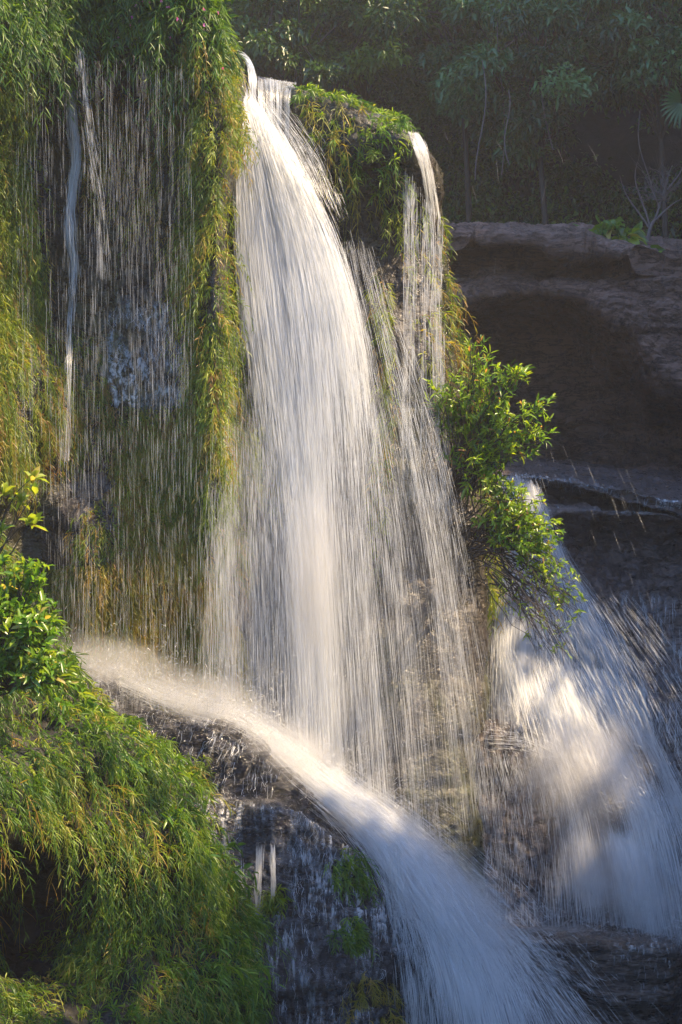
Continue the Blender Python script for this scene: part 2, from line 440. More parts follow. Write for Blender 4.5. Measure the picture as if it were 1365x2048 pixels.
# --- far rock with overhang
fx = [760, 900, 1000, 1100, 1190, 1260, 1330, 1420, 1600, 1900]
far = [([470, 455, 450, 455, 462, 474, 486, 500, 520, 540], [30] * 10),
       ([480, 464, 462, 470, 478, 490, 505, 520, 550, 570], [25] * 10),
       ([485, 472, 470, 480, 490, 506, 524, 540, 570, 590], [23.4, 23.2, 23, 23, 23, 22.9, 22.8, 22.7, 22.5, 22]),
       ([510, 505, 500, 502, 510, 522, 545, 560, 590, 610], [23.5, 23.2, 23, 23, 23, 22.8, 22.7, 22.6, 22.4, 22]),
       ([525, 518, 512, 512, 520, 545, 575, 590, 620, 650], [23.9, 23.7, 23.6, 23.5, 23.4, 22.9, 22.7, 22.6, 22.4, 22]),
       ([560, 550, 545, 540, 548, 590, 640, 660, 700, 720], [23.9, 23.7, 23.5, 23.4, 23.2, 22.9, 22.7, 22.6, 22.4, 22]),
       ([605, 600, 580, 575, 592, 640, 700, 730, 780, 800], [23.5, 23.3, 23.0, 22.9, 22.8, 22.7, 22.6, 22.5, 22.3, 22]),
       ([620, 615, 600, 592, 620, 680, 745, 780, 830, 850], [24.2, 24, 23.6, 23.4, 23.1, 22.8, 22.6, 22.5, 22.3, 22]),
       ([660, 655, 640, 630, 665, 730, 790, 830, 870, 880], [25.2] * 4 + [24.8, 24, 23.2, 22.8, 22.5, 22]),
       ([780, 780, 780, 780, 780, 800, 830, 860, 890, 900], [25.6] * 4 + [25.5, 25, 24.2, 23.6, 23, 22.5]),
       ([900, 900, 900, 900, 900, 905, 910, 920, 930, 940], [25.4] * 5 + [25, 24.5, 24, 23.5, 23]),
       ([935, 935, 930, 928, 925, 925, 930, 935, 945, 950], [23.4] * 10),
       ([960, 960, 955, 955, 955, 960, 970, 980, 990, 1000], [21.6] * 10),
       ([1060] * 10, [21.4] * 10)]
rows = [[(x, p, y) for x, p, y in zip(fx, pp, yy)] for pp, yy in far]
FR = roughen(sheet(rows, 480, 440), .22, .9, .15, 2.6, 51, .035)
obj('rock_ledge', grid_mesh('far_ledge', FR, M['far']), label='big overhanging brown sandstone ledge in shade below the forest', cat='rock ledge', kind='structure')

# --- foreground bank on the left
bank_edge_py = [860, 960, 1050, 1200, 1320, 1400, 1470, 1520, 1620, 1740, 1830, 2000, 2300]
bank_edge_px = [-190, -160, -90, 30, 95, 165, 230, 310, 365, 430, 465, 495, 520]
rows = []
for py in [900, 960, 1050, 1150, 1250, 1340, 1430, 1520, 1600, 1680, 1740, 1800, 1860, 1910, 1980, 2080, 2300]:
    e = np.interp(py, bank_edge_py, bank_edge_px)
    r = []
    for w in [0, .12, .25, .4, .55, .7, .82, .92, 1, 1.02]:
        px = -330 + (e + 330) * min(w, 1)
        Y = 11.2 + 1.5 * w ** 1.5 - .7 * smooth(1200, 2000, py)
        Y += 2.0 * math.exp(-((px - 30) / 190) ** 2) * math.exp(-((py - 1815) / (85 if py < 1815 else 190)) ** 2)
        if w == 1: Y += .15; 
        if w > 1: Y += 1.6; px -= 60
        r.append((px, py, Y))
    rows.append(r)
rows.insert(0, [(x, p - 20, y + 1.2) for x, p, y in rows[0]])
BK = roughen(sheet(rows, 220, 320), .30, 1.5, .03, 2, 61, .03)
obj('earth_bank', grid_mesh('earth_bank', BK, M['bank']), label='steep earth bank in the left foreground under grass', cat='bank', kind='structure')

# --- forested hill: amphitheatre behind and to the right, plus valley floor
xs = np.linspace(-45, 45, 240); ys = np.linspace(-25, 75, 260)
X, Yg = np.meshgrid(xs, ys)
def hill_z(X, Y):
    X = np.asarray(X, float); Y = np.asarray(Y, float)
    base = np.full_like(X, -5.6)
    back = 20 * smooth(26.5, 46, Y + .12 * X) + 7.2 * smooth(25.2, 27.5, Y)
    # right valley side, out of view; crest heights are set to shade the gorge
    crest = np.interp(Y, [-20, 5, 8, 9.5, 10.5, 11.3, 12, 12.6, 13.2, 14, 14.8, 15.3, 16.4, 17, 20, 22, 28, 40, 70], [7, 9.5, 10.6, 10.2, 9.9, 9.7, 9.2, 8.3, 7.5, 6.4, 6.8, 9.4, 10, 10.6, 12, 14, 18, 24, 26])
    right = (crest + 5.6) * smooth(5.2, 10, X)
    left = 14 * smooth(-4, -12, X) * smooth(14, 20, Y)
    lefts = 5 * smooth(-3.2, -8, X) * smooth(2, 12, Y)
    z = base + np.maximum.reduce([back, right, left, lefts])
    return z
Z = hill_z(X, Yg)
H = np.stack([X, Yg, Z], -1)
H[..., 2] += .45 * fbm(H * .35, 4, 71) * smooth(-5.6, -3, Z)
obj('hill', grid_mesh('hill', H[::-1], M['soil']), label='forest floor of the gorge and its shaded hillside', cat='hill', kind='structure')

# ------------------------------------------------------------------ plants
def pick(G, n, maskf, seed):
    """random surface points of a grid where maskf(px,py) accepts; returns pos, normal"""
    rng = R(seed)
    nv, nu = G.shape[:2]
    N = grid_normals(G)
    # area weights
    a = np.linalg.norm(np.cross(np.gradient(G, axis=1), np.gradient(G, axis=0)), axis=-1)
    px = 682.5 + G[..., 0] / (S * G[..., 1]); py = 1024 - G[..., 2] / (S * G[..., 1])
    w = a * maskf(px, py, G)
    w = w.ravel(); w = w / w.sum()
    k = rng.choice(nv * nu, n, p=w)
    i, j = k // nu, k % nu
    i2 = np.clip(i + rng.integers(0, 2, n), 0, nv - 1); j2 = np.clip(j + rng.integers(0, 2, n), 0, nu - 1)
    t = rng.random((n, 1))
    pos = G[i, j] * (1 - t) + G[i2, j2] * t
    nn = N[i, j]
    flip = nn[:, 1] > .3                     # face the open side
    nn = np.where(flip[:, None], -nn, nn)
    return pos, nn

def poly_mask(*polys, soft=0):
    def inside(px, py, G):
        m = np.zeros(px.shape)
        for poly in polys:
            q = np.array(poly, float); c = np.zeros(px.shape, bool)
            j = len(q) - 1
            for i in range(len(q)):
                cond = ((q[i, 1] > py) != (q[j, 1] > py)) & (px < (q[j, 0] - q[i, 0]) * (py - q[i, 1]) / (q[j, 1] - q[i, 1] + 1e-9) + q[i, 0])
                c ^= cond; j = i
            m = np.maximum(m, c)
        return m
    return inside

def sprigs(pos, nrm, seed, slen=(.2, .5), nleaf=9, llen=(.06, .12), lwid=.16, lift=.6, droop=1.0, side=(0, 0, 0), tint=(.1, .7), clump=.8, ldroop=.5, stems=True, spread=.5, stem_r=.0018, dry=0.0, fl=.35):
    """drooping leafy stems: the geo of stems and leaves"""
    rng = R(seed); n = len(pos); K = 6
    flow = fl * np.stack([fbm(pos * 1.3, 2, seed + 21), fbm(pos * 1.3, 2, seed + 22), .6 * fbm(pos * 1.3, 2, seed + 23)], -1) * 2
    d0 = unit(flow + nrm * 1.0 + np.array([0, 0, lift]) + np.array(side) + rng.normal(0, spread, (n, 3)))
    L = rng.uniform(*slen, n) * np.clip(1 + .9 * fbm(pos * 2.1, 2, seed + 24), .5, 1.6)
    t = np.linspace(0, 1, K)[None, :, None]
    g = np.array([0, 0, -1.0])
    pts = pos[:, None, :] + d0[:, None, :] * L[:, None, None] * (t - .35 * droop * t ** 2) + g * (L[:, None, None] * droop * .75 * t ** 2)
    parts = []
    cl = fbm(pos * 1.7, 3, seed) * clump
    base_t = np.clip(np.interp(rng.random(n), [0, 1], tint) + .28 * cl, 0, .86)
    isdry = rng.random(n) < dry * np.clip(1 + 2.2 * fbm(pos * 1.1, 2, seed + 5), 0, 3)
    base_t = np.where(isdry, rng.uniform(.85, 1, n), base_t)
    if stems:
        rad = stem_r * np.linspace(1.2, .5, K)[None, :] * np.ones((n, 1))
        parts.append(tubes(pts, rad, 3, base_t))
    u = (np.arange(nleaf) + .6) / nleaf
    uu = np.clip(u[None, :] + rng.uniform(-.06, .06, (n, nleaf)), .08, 1)
    f = uu * (K - 1); i = np.minimum(f.astype(int), K - 2); fr = (f - i)[..., None]
    ii = np.arange(n)[:, None]
    b = pts[ii, i] * (1 - fr) + pts[ii, i + 1] * fr
    tg = unit(pts[ii, i + 1] - pts[ii, i])
    ref = unit(np.cross(tg, np.array([0, 1.0, 0.2]) + rng.normal(0, .4, (n, nleaf, 3))))
    alt = np.where(np.arange(nleaf) % 2 == 0, 1, -1)[None, :, None]
    ld = unit(tg * .8 + ref * alt * rng.uniform(.35, 1.0, (n, nleaf, 1)) + rng.normal(0, .22, (n, nleaf, 3)))
    up = unit(np.cross(ld, ref * alt) + rng.normal(0, .35, (n, nleaf, 3)) + np.array([0, 0, .2]))
    ll = rng.uniform(*llen, (n, nleaf)) * (1.1 - .45 * uu)
    lt = np.clip(base_t[:, None] + rng.normal(0, .07, (n, nleaf)), 0, 1)
    m = n * nleaf
    parts.append(leaves(b.reshape(m, 3), ld.reshape(m, 3), up.reshape(m, 3), ll.ravel(), ll.ravel() * lwid * rng.uniform(.8, 1.2, m), ldroop * rng.uniform(.5, 1.3, m), lt.ravel()))
    return cat_geo(parts)

def grass(name, G, n, mask, seed, mat, label, cat='grass', kind='stuff', **kw):
    pos, nn = pick(G, n, mask, seed)
    return obj(name, geo_mesh(name, sprigs(pos, nn, seed, **kw), mat), label=label, cat=cat, kind=kind)

def nz(thr, sc=1.2, seed=3):
    return lambda G: smooth(thr - .12, thr + .12, fbm(G * np.array([sc, sc, sc * .6]), 3, seed))

# bank grass
def bank_mask(px, py, G):
    cave = np.exp(-((px - 10) / 190) ** 2 - ((py - 1775) / 120) ** 2)
    return (py > 930) * (py < 2200) * (px > -130) * (1 - .94 * smooth(.2, .5, cave)) * (.22 + .78 * nz(-.02, 2.2, 8)(G))
grass('hanging_grass', BK, 6400, bank_mask, 101, M['grass'], 'dense hanging bamboo grass covering the left foreground bank',
      slen=(.16, .48), nleaf=14, llen=(.035, .082), lwid=.12, lift=.35, side=(.55, -.1, 0), tint=(.1, .86), dry=.025, spread=.3, clump=1.4, fl=.8)
leafy = poly_mask([(200, 1470), (330, 1520), (350, 1600), (260, 1620), (210, 1560)], [(60, 1350), (170, 1390), (200, 1450), (90, 1450)], [(330, 1640), (440, 1720), (460, 1800), (380, 1800)])
grass('leafy_herbs', BK, 260, leafy, 114, M['broad'], 'broader leaved green herbs standing among the bank grass', cat='herbs',
      slen=(.15, .34), nleaf=8, llen=(.07, .13), lwid=.27, lift=1.1, side=(.3, -.2, 0), tint=(.1, .75), droop=.6)
grass('straw', BK, 170, lambda a, b, g: (a > -60) * (b > 1360) * (b < 2050) * nz(.12, 2.2, 19)(g), 115, M['dry'], 'thin dead straw hanging through the bank grass', cat='straw',
      slen=(.2, .55), nleaf=6, llen=(.06, .16), lwid=.05, lift=.3, side=(.4, -.1, 0), tint=(.4, 1), droop=1.2)
# grass fringing the bank's right rim
def rim_mask(px, py, G):
    e = np.interp(py, bank_edge_py, bank_edge_px)
    return (px > e - 75) * (py > 1300) * (py < 2150)
grass('rim_grass', BK, 1500, rim_mask, 102, M['grass'], 'sunlit leafy grass along the right rim of the bank',
      slen=(.18, .42), nleaf=11, llen=(.06, .12), lwid=.14, lift=.9, side=(.5, -.1, 0), droop=.8, tint=(.25, .8))

# top curtain of bamboo over the left cliff
grass('bamboo_thicket', CL, 2000, lambda px, py, G: (py < 130 + 40 * np.sin(px * .02)) * (py > -120) * (px > -60) * (px < 438) * (G[..., 1] < 16.2), 103, M['grass'],
      'dark leafy bamboo thicket overhanging the cliff top', cat='bamboo', slen=(.2, .5), nleaf=13, llen=(.06, .12), lwid=.15, lift=.7, tint=(.05, .6), side=(.1, -.2, 0))
grass('shade_bamboo', CL, 800, lambda px, py, G: (py < 60) * (px > 160) * (px < 440) * (G[..., 1] < 16.6), 116, M['grass'],  # tall stems added to shade the thicket and cliff face below
      'tall bamboo added above the thicket to shade the cliff top', cat='bamboo', slen=(.9, 1.7), nleaf=22, llen=(.09, .16), lwid=.22, lift=2.6, droop=.35, tint=(.05, .6), side=(.15, -.1, .8), spread=.3)
# fern rib
rib = poly_mask([(360, 60), (455, 90), (478, 260), (480, 360), (465, 450), (470, 640), (485, 900), (400, 960), (370, 820), (385, 700), (365, 520), (380, 420), (350, 200)])
grass('fern_rib', CL, 4800, rib, 104, M['fern'], 'bright yellow green ferns on the cliff rib left of the main fall', cat='fern',
      slen=(.10, .32), nleaf=12, llen=(.03, .072), lwid=.15, lift=.3, side=(.45, -.2, 0), tint=(.1, .85), droop=1.1, dry=.08, fl=.8, clump=1.2)
left_edge = poly_mask([(-80, 100), (50, 110), (60, 300), (75, 470), (80, 650), (30, 800), (60, 950), (-80, 950)])
grass('hanging_fern', CL, 2600, left_edge, 105, M['fern'], 'sunlit ferns hanging down the far left edge of the cliff', cat='fern',
      slen=(.10, .28), nleaf=12, llen=(.03, .068), lwid=.15, lift=.1, side=(.35, -.3, 0), tint=(.2, .8), droop=1.3, dry=.06, fl=.6)
def mid_mask(px, py, G):
    slab = (px > 215) & (px < 375) & (py > 600) & (py < 810)
    return (px > 60) * (px < 480) * (py > 180) * (py < 1400) * (~slab) * smooth(700, 850, py) * nz(-.3, 1.4, 31)(G) + \
           .35 * (px > 60) * (px < 380) * (py > 180) * (py < 850) * (~slab) * nz(.1, 1.8, 33)(G)
grass('cliff_grass', CL, 5400, mid_mask, 106, M['fern'], 'olive grass and moss hanging behind the thin water curtain', cat='grass',
      slen=(.08, .28), nleaf=12, llen=(.024, .058), lwid=.14, lift=0, side=(.15, -.2, 0), tint=(.1, .7), droop=1.4, dry=.3)
gold = poly_mask([(225, 900), (330, 860), (390, 1080), (440, 1200), (500, 1330), (520, 1440), (380, 1420), (270, 1330), (120, 1250), (110, 1130), (250, 1130)])
grass('golden_moss', CL, 5600, gold, 107, M['dry'], 'golden brown moss on the lower cliff lit by the sun', cat='moss',
      slen=(.06, .22), nleaf=11, llen=(.02, .055), lwid=.14, lift=.2, side=(.3, -.2, 0), tint=(.0, .75), droop=1.3, clump=1.6, fl=.7)
# right knoll
knoll = poly_mask([(590, 170), (690, 190), (790, 225), (815, 330), (790, 390), (700, 380), (640, 320), (600, 260)])
grass('knoll_grass', CL, 1700, knoll, 108, M['grass'], 'leafy grass tuft crowning the knoll right of the main fall', cat='grass',
      slen=(.12, .44), nleaf=12, llen=(.045, .095), lwid=.16, lift=1.2, side=(.2, -.3, 0), tint=(.15, .8), dry=.02, spread=.75, fl=.8, droop=.8)
knoll_d = poly_mask([(600, 180), (690, 200), (700, 330), (790, 380), (810, 430), (720, 420), (640, 360), (600, 260)])
grass('dry_grass', CL, 500, knoll_d, 109, M['dry'], 'brown dry grass hanging beneath the knoll', cat='grass',
      slen=(.15, .34), nleaf=8, llen=(.06, .12), lwid=.06, lift=.1, tint=(.0, .5), droop=1.4)
rbut = poly_mask([(790, 330), (830, 340), (850, 430), (905, 440), (915, 560), (930, 680), (950, 900), (1005, 1100), (985, 1250), (940, 1000), (860, 800), (800, 560), (770, 420)])
grass('edge_grass', CL, 2600, rbut, 110, M['fern'], 'sunlit grass clothing the right edge of the cliff', cat='grass',
      slen=(.12, .32), nleaf=10, llen=(.04, .09), lwid=.14, lift=.1, side=(.5, -.2, 0), tint=(.2, .75), droop=1.3, dry=.2)
strip = poly_mask([(735, 540), (775, 560), (790, 800), (775, 1000), (755, 1150), (735, 1000), (760, 800)], [(470, 850), (560, 850), (560, 1020), (470, 980)])
grass('moss_strip', CL, 500, strip, 111, M['fern'], 'narrow strip of green moss seen through the main fall', cat='moss',
      slen=(.1, .25), nleaf=9, llen=(.04, .08), lwid=.13, lift=0, tint=(.2, .7), droop=1.4, dry=.15)
# pink flowers scattered in the thicket
pos, nn = pick(CL, 60, lambda px, py, G: (py < 300) * (py > -20) * (px > 230) * (px < 425) * (px > 420 - (py < 70) * 200) * (G[..., 1] < 16.2), 112)
rng = R(113)
fp = np.repeat(pos + nn * rng.uniform(.12, .35, (60, 1)) + np.array([.05, 0, .03]), 5, 0)
fd = rng.normal(0, 1, (300, 3))
obj('pink_flowers', geo_mesh('pink_flowers', leaves(fp, fd, rng.normal(0, 1, (300, 3)), np.full(300, .018), np.full(300, .012), np.zeros(300), rng.random(300)), M['flower']),
    label='tiny pink flowers dotted through the cliff top thicket', cat='flowers', kind='stuff')

# tufts on the wet ledge
def tuft(px, py, G, n, seed, label, mat, rad=35, **kw):
    pos, nn = pick(G, n, lambda a, b, g: (np.hypot(a - px, (b - py) * .8) < rad) * 1.0, seed)
    c = pos.mean(0)
    e = empty('grass_tuft', c, label, 'grass tuft', 'green tufts on the wet ledge')
    kw = dict(dict(slen=(.1, .24), nleaf=10, llen=(.04, .085), lwid=.15, lift=.6, tint=(.2, .7), droop=1.1), **kw)
    obj('blades', geo_mesh('blades', sprigs(pos, nn, seed, **kw), mat), e)
tuft(400, 1555, BL, 50, 120, 'small green tuft on the step below the white splash', M['fern'], 26)
tuft(695, 1745, BL, 110, 121, 'larger round green tuft midway down the wet rock face', M['grass'], 36)
tuft(695, 1870, BL, 70, 122, 'green tuft hanging lower on the wet rock face', M['grass'], 28)
tuft(735, 2020, BL, 120, 123, 'yellowish dry grass tuft at the bottom of the wet rock', M['dry'], 60, lwid=.06)
tuft(545, 1800, BL, 30, 124, 'thin green tuft beside the trickle on the wet rock', M['fern'], 18)

# branching shrubs ---------------------------------------------------
def branches(root, tips, seed, r0=.012, sub=3, sublen=.25, wig=.05, spreadr=0.0):
    """curved limbs from root to each tip with side twigs; returns geo and twig end points/dirs"""
    rng = R(seed); root = np.asarray(root, float); tips = np.asarray(tips, float); n = len(tips)
    if root.ndim == 1: root = root + rng.normal(0, spreadr, (n, 3)) if spreadr else np.tile(root, (n, 1))
    K = 8; t = np.linspace(0, 1, K)[None, :, None]
    mid = (root + tips) / 2 + rng.normal(0, wig, (n, 3)) + np.array([0, 0, .08])
    pts = root[:, None] * (1 - t) ** 2 + 2 * mid[:, None] * t * (1 - t) + tips[:, None] * t ** 2
    pts[:, 1:-1] += rng.normal(0, wig * .12, (n, K - 2, 3))
    parts = [tubes(pts, r0 * np.linspace(1, .3, K)[None] * np.ones((n, 1)), 5)]
    ends = [tips]; dirs = [unit(pts[:, -1] - pts[:, -2])]
    for s in range(sub):
        a = rng.integers(3, K - 1, n); ii = np.arange(n)
        b = pts[ii, a]; d = unit(unit(pts[ii, a + 1] - pts[ii, a]) + rng.normal(0, .7, (n, 3)))
        L = sublen * rng.uniform(.5, 1.2, (n, 1, 1))
        tt = np.linspace(0, 1, 4)[None, :, None]
        q = b[:, None] + d[:, None] * L * tt + np.array([0, 0, .06]) * tt ** 2
        parts.append(tubes(q, r0 * .35 * np.linspace(1, .4, 4)[None] * np.ones((n, 1)), 3))
        ends.append(q[:, -1]); dirs.append(d)
        ends.append(q[:, 2]); dirs.append(d)
    return cat_geo(parts), np.concatenate(ends), np.concatenate(dirs)

def whorls(ends, dirs, seed, nleaf=8, llen=(.06, .1), lwid=.3, tint=(.2, .8), spread=.9, back=.06, ldroop=.3):
    rng = R(seed); n = len(ends)
    b = np.repeat(ends, nleaf, 0) - np.repeat(dirs, nleaf, 0) * rng.uniform(0, back, (n * nleaf, 1))
    d = unit(np.repeat(dirs, nleaf, 0) + rng.normal(0, spread, (n * nleaf, 3)) + np.array([0, 0, .25]))
    up = unit(np.repeat(dirs, nleaf, 0) + rng.normal(0, .3, (n * nleaf, 3)) + np.array([0, 0, .6]))
    L = rng.uniform(*llen, n * nleaf)
    tb = np.interp(rng.random(n), [0, 1], tint)
    t = np.clip(np.repeat(tb, nleaf) + rng.normal(0, .08, n * nleaf), 0, .86)
    t = np.where(rng.random(n * nleaf) < .035, .97, t)
    return leaves(b, d, up, L, L * lwid, ldroop * rng.uniform(.3, 1.2, n * nleaf), t)

def blob_tips(blobs, seed):
    rng = R(seed); out = []
    for px, py, Y, r, n in blobs:
        c = P(px, py, Y); v = rng.normal(0, 1, (n, 3)); v = unit(v) * (rng.random((n, 1)) ** .4) * r
        v[:, 1] *= .8
        out.append(c + v)
    return np.concatenate(out)

root = P(930, 960, 15.75)
e = empty('green_shrub', root, 'bright green shrub growing from the right edge of the cliff beside the dark rock', 'shrub')
tips = blob_tips([(955, 700, 15.5, .15, 14), (925, 770, 15.5, .24, 24), (985, 780, 15.4, .2, 16), (1050, 742, 15.3, .08, 7), (1000, 860, 15.4, .2, 16), (1075, 825, 15.3, .13, 11), (1095, 870, 15.3, .08, 6),
                  (935, 880, 15.5, .22, 14), (1045, 905, 15.3, .16, 10), (895, 820, 15.6, .16, 10), (975, 940, 15.4, .2, 12), (1020, 985, 15.3, .16, 8)], 131)
bgeo, en, di = branches(root, tips, 132, .006, 3, .13, .06, .10)
obj('branches', geo_mesh('branches', bgeo, M['bark']), e)
rs = R(1331); sel = rs.random(len(en)) < .62
obj('foliage', geo_mesh('foliage', whorls(en[sel], di[sel], 133, 6, (.045, .105), .2, (.2, .86), .75, .07), M['shrub']), e)

root = P(965, 1080, 15.7)
e = empty('drooping_shrub', root, 'yellow green drooping shrub with bare twigs over the right hand stream', 'shrub')
tips = blob_tips([(1010, 990, 15.3, .16, 16), (1060, 1030, 15.2, .16, 20), (1100, 1070, 15.2, .13, 18), (1080, 1110, 15.2, .14, 16), (1115, 1130, 15.2, .08, 8), (1020, 1060, 15.3, .16, 14), (1160, 1200, 15.1, .07, 6), (1160, 1235, 15.1, .06, 5)], 134)
bgeo, en, di = branches(root, tips, 135, .006, 3, .14, .08, .10)
tw = blob_tips([(1080, 1260, 15.1, .25, 18), (1120, 1310, 15.1, .2, 14), (1050, 1220, 15.2, .2, 12), (1130, 1190, 15.1, .15, 10)], 136)
bg2, e2, d2 = branches(P(1000, 1140, 15.45), tw, 137, .0045, 6, .13, .12, .09)
obj('branches', geo_mesh('branches', cat_geo([bgeo, bg2]), M['bark']), e)
rs = R(1330); sl_ = rs.random(len(en)) < .6; en, di = en[sl_], di[sl_]
rs = R(138); sel = rs.random(len(e2)) < .16
obj('foliage', geo_mesh('foliage', cat_geo([whorls(en, di, 139, 6, (.035, .065), .3, (.45, .86)), whorls(e2[sel], d2[sel], 140, 4, (.025, .045), .3, (.5, .86))]), M['shrub']), e)

# left foreground shrubs
root = P(-60, 1230, 11.6)
e = empty('pale_leaf_shrub', root, 'thin shrub with pale yellow leaf rosettes at the left edge', 'shrub')
tp = np.array([P(10, 985, 11.5), P(45, 1000, 11.5), P(65, 955, 11.45), P(72, 985, 11.45), P(58, 1045, 11.5), P(5, 1060, 11.5), P(-10, 1000, 11.4), P(-20, 960, 11.5), P(70, 1045, 11.5)])
bgeo, en, di = branches(root, tp, 142, .007, 0)
obj('stems', geo_mesh('stems', bgeo, M['bark']), e)
di[:] = unit(di + np.array([.1, 0, .8]))
obj('foliage', geo_mesh('foliage', whorls(en, di, 143, 9, (.07, .12), .36, (.75, 1), .75, .03), M['broad']), e)
root = P(20, 1380, 11.5)
e = empty('broad_leaf_shrub', root, 'glossy broad leaved green shrub in the left foreground above the bank', 'shrub')
tips = blob_tips([(20, 1150, 11.5, .14, 14), (70, 1180, 11.5, .12, 12), (40, 1250, 11.4, .2, 24), (80, 1260, 11.5, .12, 12), (10, 1340, 11.4, .2, 20), (70, 1350, 11.4, .15, 16), (120, 1360, 11.5, .1, 8)], 144)
bgeo, en, di = branches(root, tips, 145, .008, 2, .1)
obj('stems', geo_mesh('stems', bgeo, M['bark']), e)
obj('foliage', geo_mesh('foliage', whorls(en, di, 146, 6, (.045, .095), .3, (.2, .8), 1.0), M['broad']), e)

# ------------------------------------------------------------------ forest
def crown_leaves(c, r, n, seed, llen=(.12, .24), lwid=.4, tint=(.1, .9), clumps=44):
    rng = R(seed); c = np.asarray(c, float); r = np.asarray(r, float)
    cc = c + unit(rng.normal(0, 1, (clumps, 3))) * (rng.random((clumps, 1)) ** .45) * r
    k = rng.integers(0, clumps, n)
    v = rng.normal(0, 1, (n, 3)); v = unit(v) * rng.random((n, 1)) ** .5 * (r.mean() * .27) * rng.uniform(.6, 1.3, clumps)[k][:, None]
    v[:, 2] *= .6
    b = cc[k] + v
    d = unit(unit(v) * .45 + rng.normal(0, .55, (n, 3)) + np.array([0, 0, -.35]))
    up = unit(np.array([0, -.3, 1.0]) + rng.normal(0, .5, (n, 3)))
    L = rng.uniform(*llen, n)
    t = np.clip(np.interp(rng.random(clumps), [0, 1], tint)[k] + rng.normal(0, .12, n), 0, 1)
    return leaves(b, d, up, L, L * lwid, .4 * rng.random(n), t), cc

def forest_tree(px, py, Y, r, n, seed, label, mat, base_py=None, llen=(.06, .14), group='trees on the shaded hillside', lwid=.4):
    c = P(px, py, Y)
    zb = (1024 - (base_py or 480)) * S * Y
    gz = float(hill_z(np.array(c[0]), np.array(Y)))
    rootp = np.array([c[0] + .2 * r, Y + .3, min(zb, gz + 0.1) if zb > gz else zb])
    e = empty('forest_tree', rootp, label, 'tree', group)
    g, cc = crown_leaves(c, (r, r, r * .8), n, seed, llen, lwid=lwid)
    K = 10; t = np.linspace(0, 1, K)[None, :, None]
    rng = R(seed + 1)
    top = c + np.array([0, 0, r * .4])
    mid = (rootp + top) / 2 + rng.normal(0, .25, 3)
    tr = rootp * (1 - t) ** 2 + 2 * mid * t * (1 - t) + top * t ** 2
    parts = [tubes(tr, np.linspace(.055, .02, K)[None], 8)]
    a = tr[0, rng.integers(5, K, len(cc))]
    tt = np.linspace(0, 1, 5)[None, :, None]
    lim = a[:, None] * (1 - tt) + cc[:, None] * tt + np.array([0, 0, .12]) * r * (tt * (1 - tt))
    parts.append(tubes(lim, np.linspace(.028, .008, 5)[None] * np.ones((len(cc), 1)), 4))
    obj('trunk', geo_mesh('trunk', cat_geo(parts), M['bark']), e)
    obj('crown', geo_mesh('crown', g, mat), e)

FT = [(560, 60, 30, 1.5, 4200, 'dark tree behind the lip of the main fall', 'forest'),
      (700, 120, 31, 1.4, 3600, 'slim green tree above the knoll', 'forest'),
      (900, 60, 30, 1.6, 4200, 'leafy tree at the top of the frame right of the knoll', 'forest'),
      (1080, 130, 29, 1.5, 5200, 'brightest leafy tree in the middle of the shaded hillside', 'bluegreen'),
      (1300, 90, 29, 1.5, 4600, 'bluish green tree in the top right corner', 'bluegreen'),
      (1180, 20, 33, 1.8, 3600, 'tree at the top edge behind the bluish green tree', 'forest'),
      (1010, 280, 32, 1.2, 2200, 'thin tree in deep shade above the overhanging ledge', 'forest'),
      (1250, 260, 33, 1.3, 2200, 'shadowed tree left of the pale fan leaf', 'forest'),
      (800, 260, 34, 1.3, 2200, 'shadowed tree right behind the knoll', 'forest')]
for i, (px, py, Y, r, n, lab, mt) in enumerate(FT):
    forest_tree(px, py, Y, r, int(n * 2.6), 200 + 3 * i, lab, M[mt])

# undergrowth over the hillside, in clumps with dark gaps between
rng = R(300)
n = 900
px = rng.uniform(420, 1450, n); py = rng.uniform(-60, 500, n)
Yv = np.linspace(24, 48, 120)
c = P(px[:, None], py[:, None], Yv[None, :])
hz = hill_z(c[..., 0], c[..., 1])
hit = np.argmax(c[..., 2] < hz, axis=1)
pos = c[np.arange(n), hit]
pyh = 1024 - pos[:, 2] / (S * pos[:, 1])
pos = pos[(hit > 0) & (fbm(pos * .5, 3, 301) > -.12 + .16 * smooth(200, 300, pyh) * (1 - smooth(400, 450, pyh)))]
nc = len(pos); per = 80
rad = rng.uniform(.22, .6, nc)
v = unit(rng.normal(0, 1, (nc, per, 3))) * rng.random((nc, per, 1)) ** .5 * rad[:, None, None] * np.array([1.2, .8, .7])
b = (pos[:, None] + np.array([0, -.4, .15]) + v).reshape(-1, 3); m = len(b)
L = rng.uniform(.05, .13, m)
tn = np.clip(np.repeat(rng.random(nc), per) * .7 + rng.normal(.1, .12, m), 0, 1)
g = leaves(b, unit(v.reshape(-1, 3) + rng.normal(0, .5, (m, 3)) + np.array([0, -.2, -.3])), unit(rng.normal(0, .5, (m, 3)) + np.array([0, -.4, 1.0])), L, L * .42, .6 * rng.random(m), tn)
obj('undergrowth', geo_mesh('undergrowth', g, M['forest']), label='dark undergrowth covering the shaded hillside', cat='undergrowth', kind='stuff')
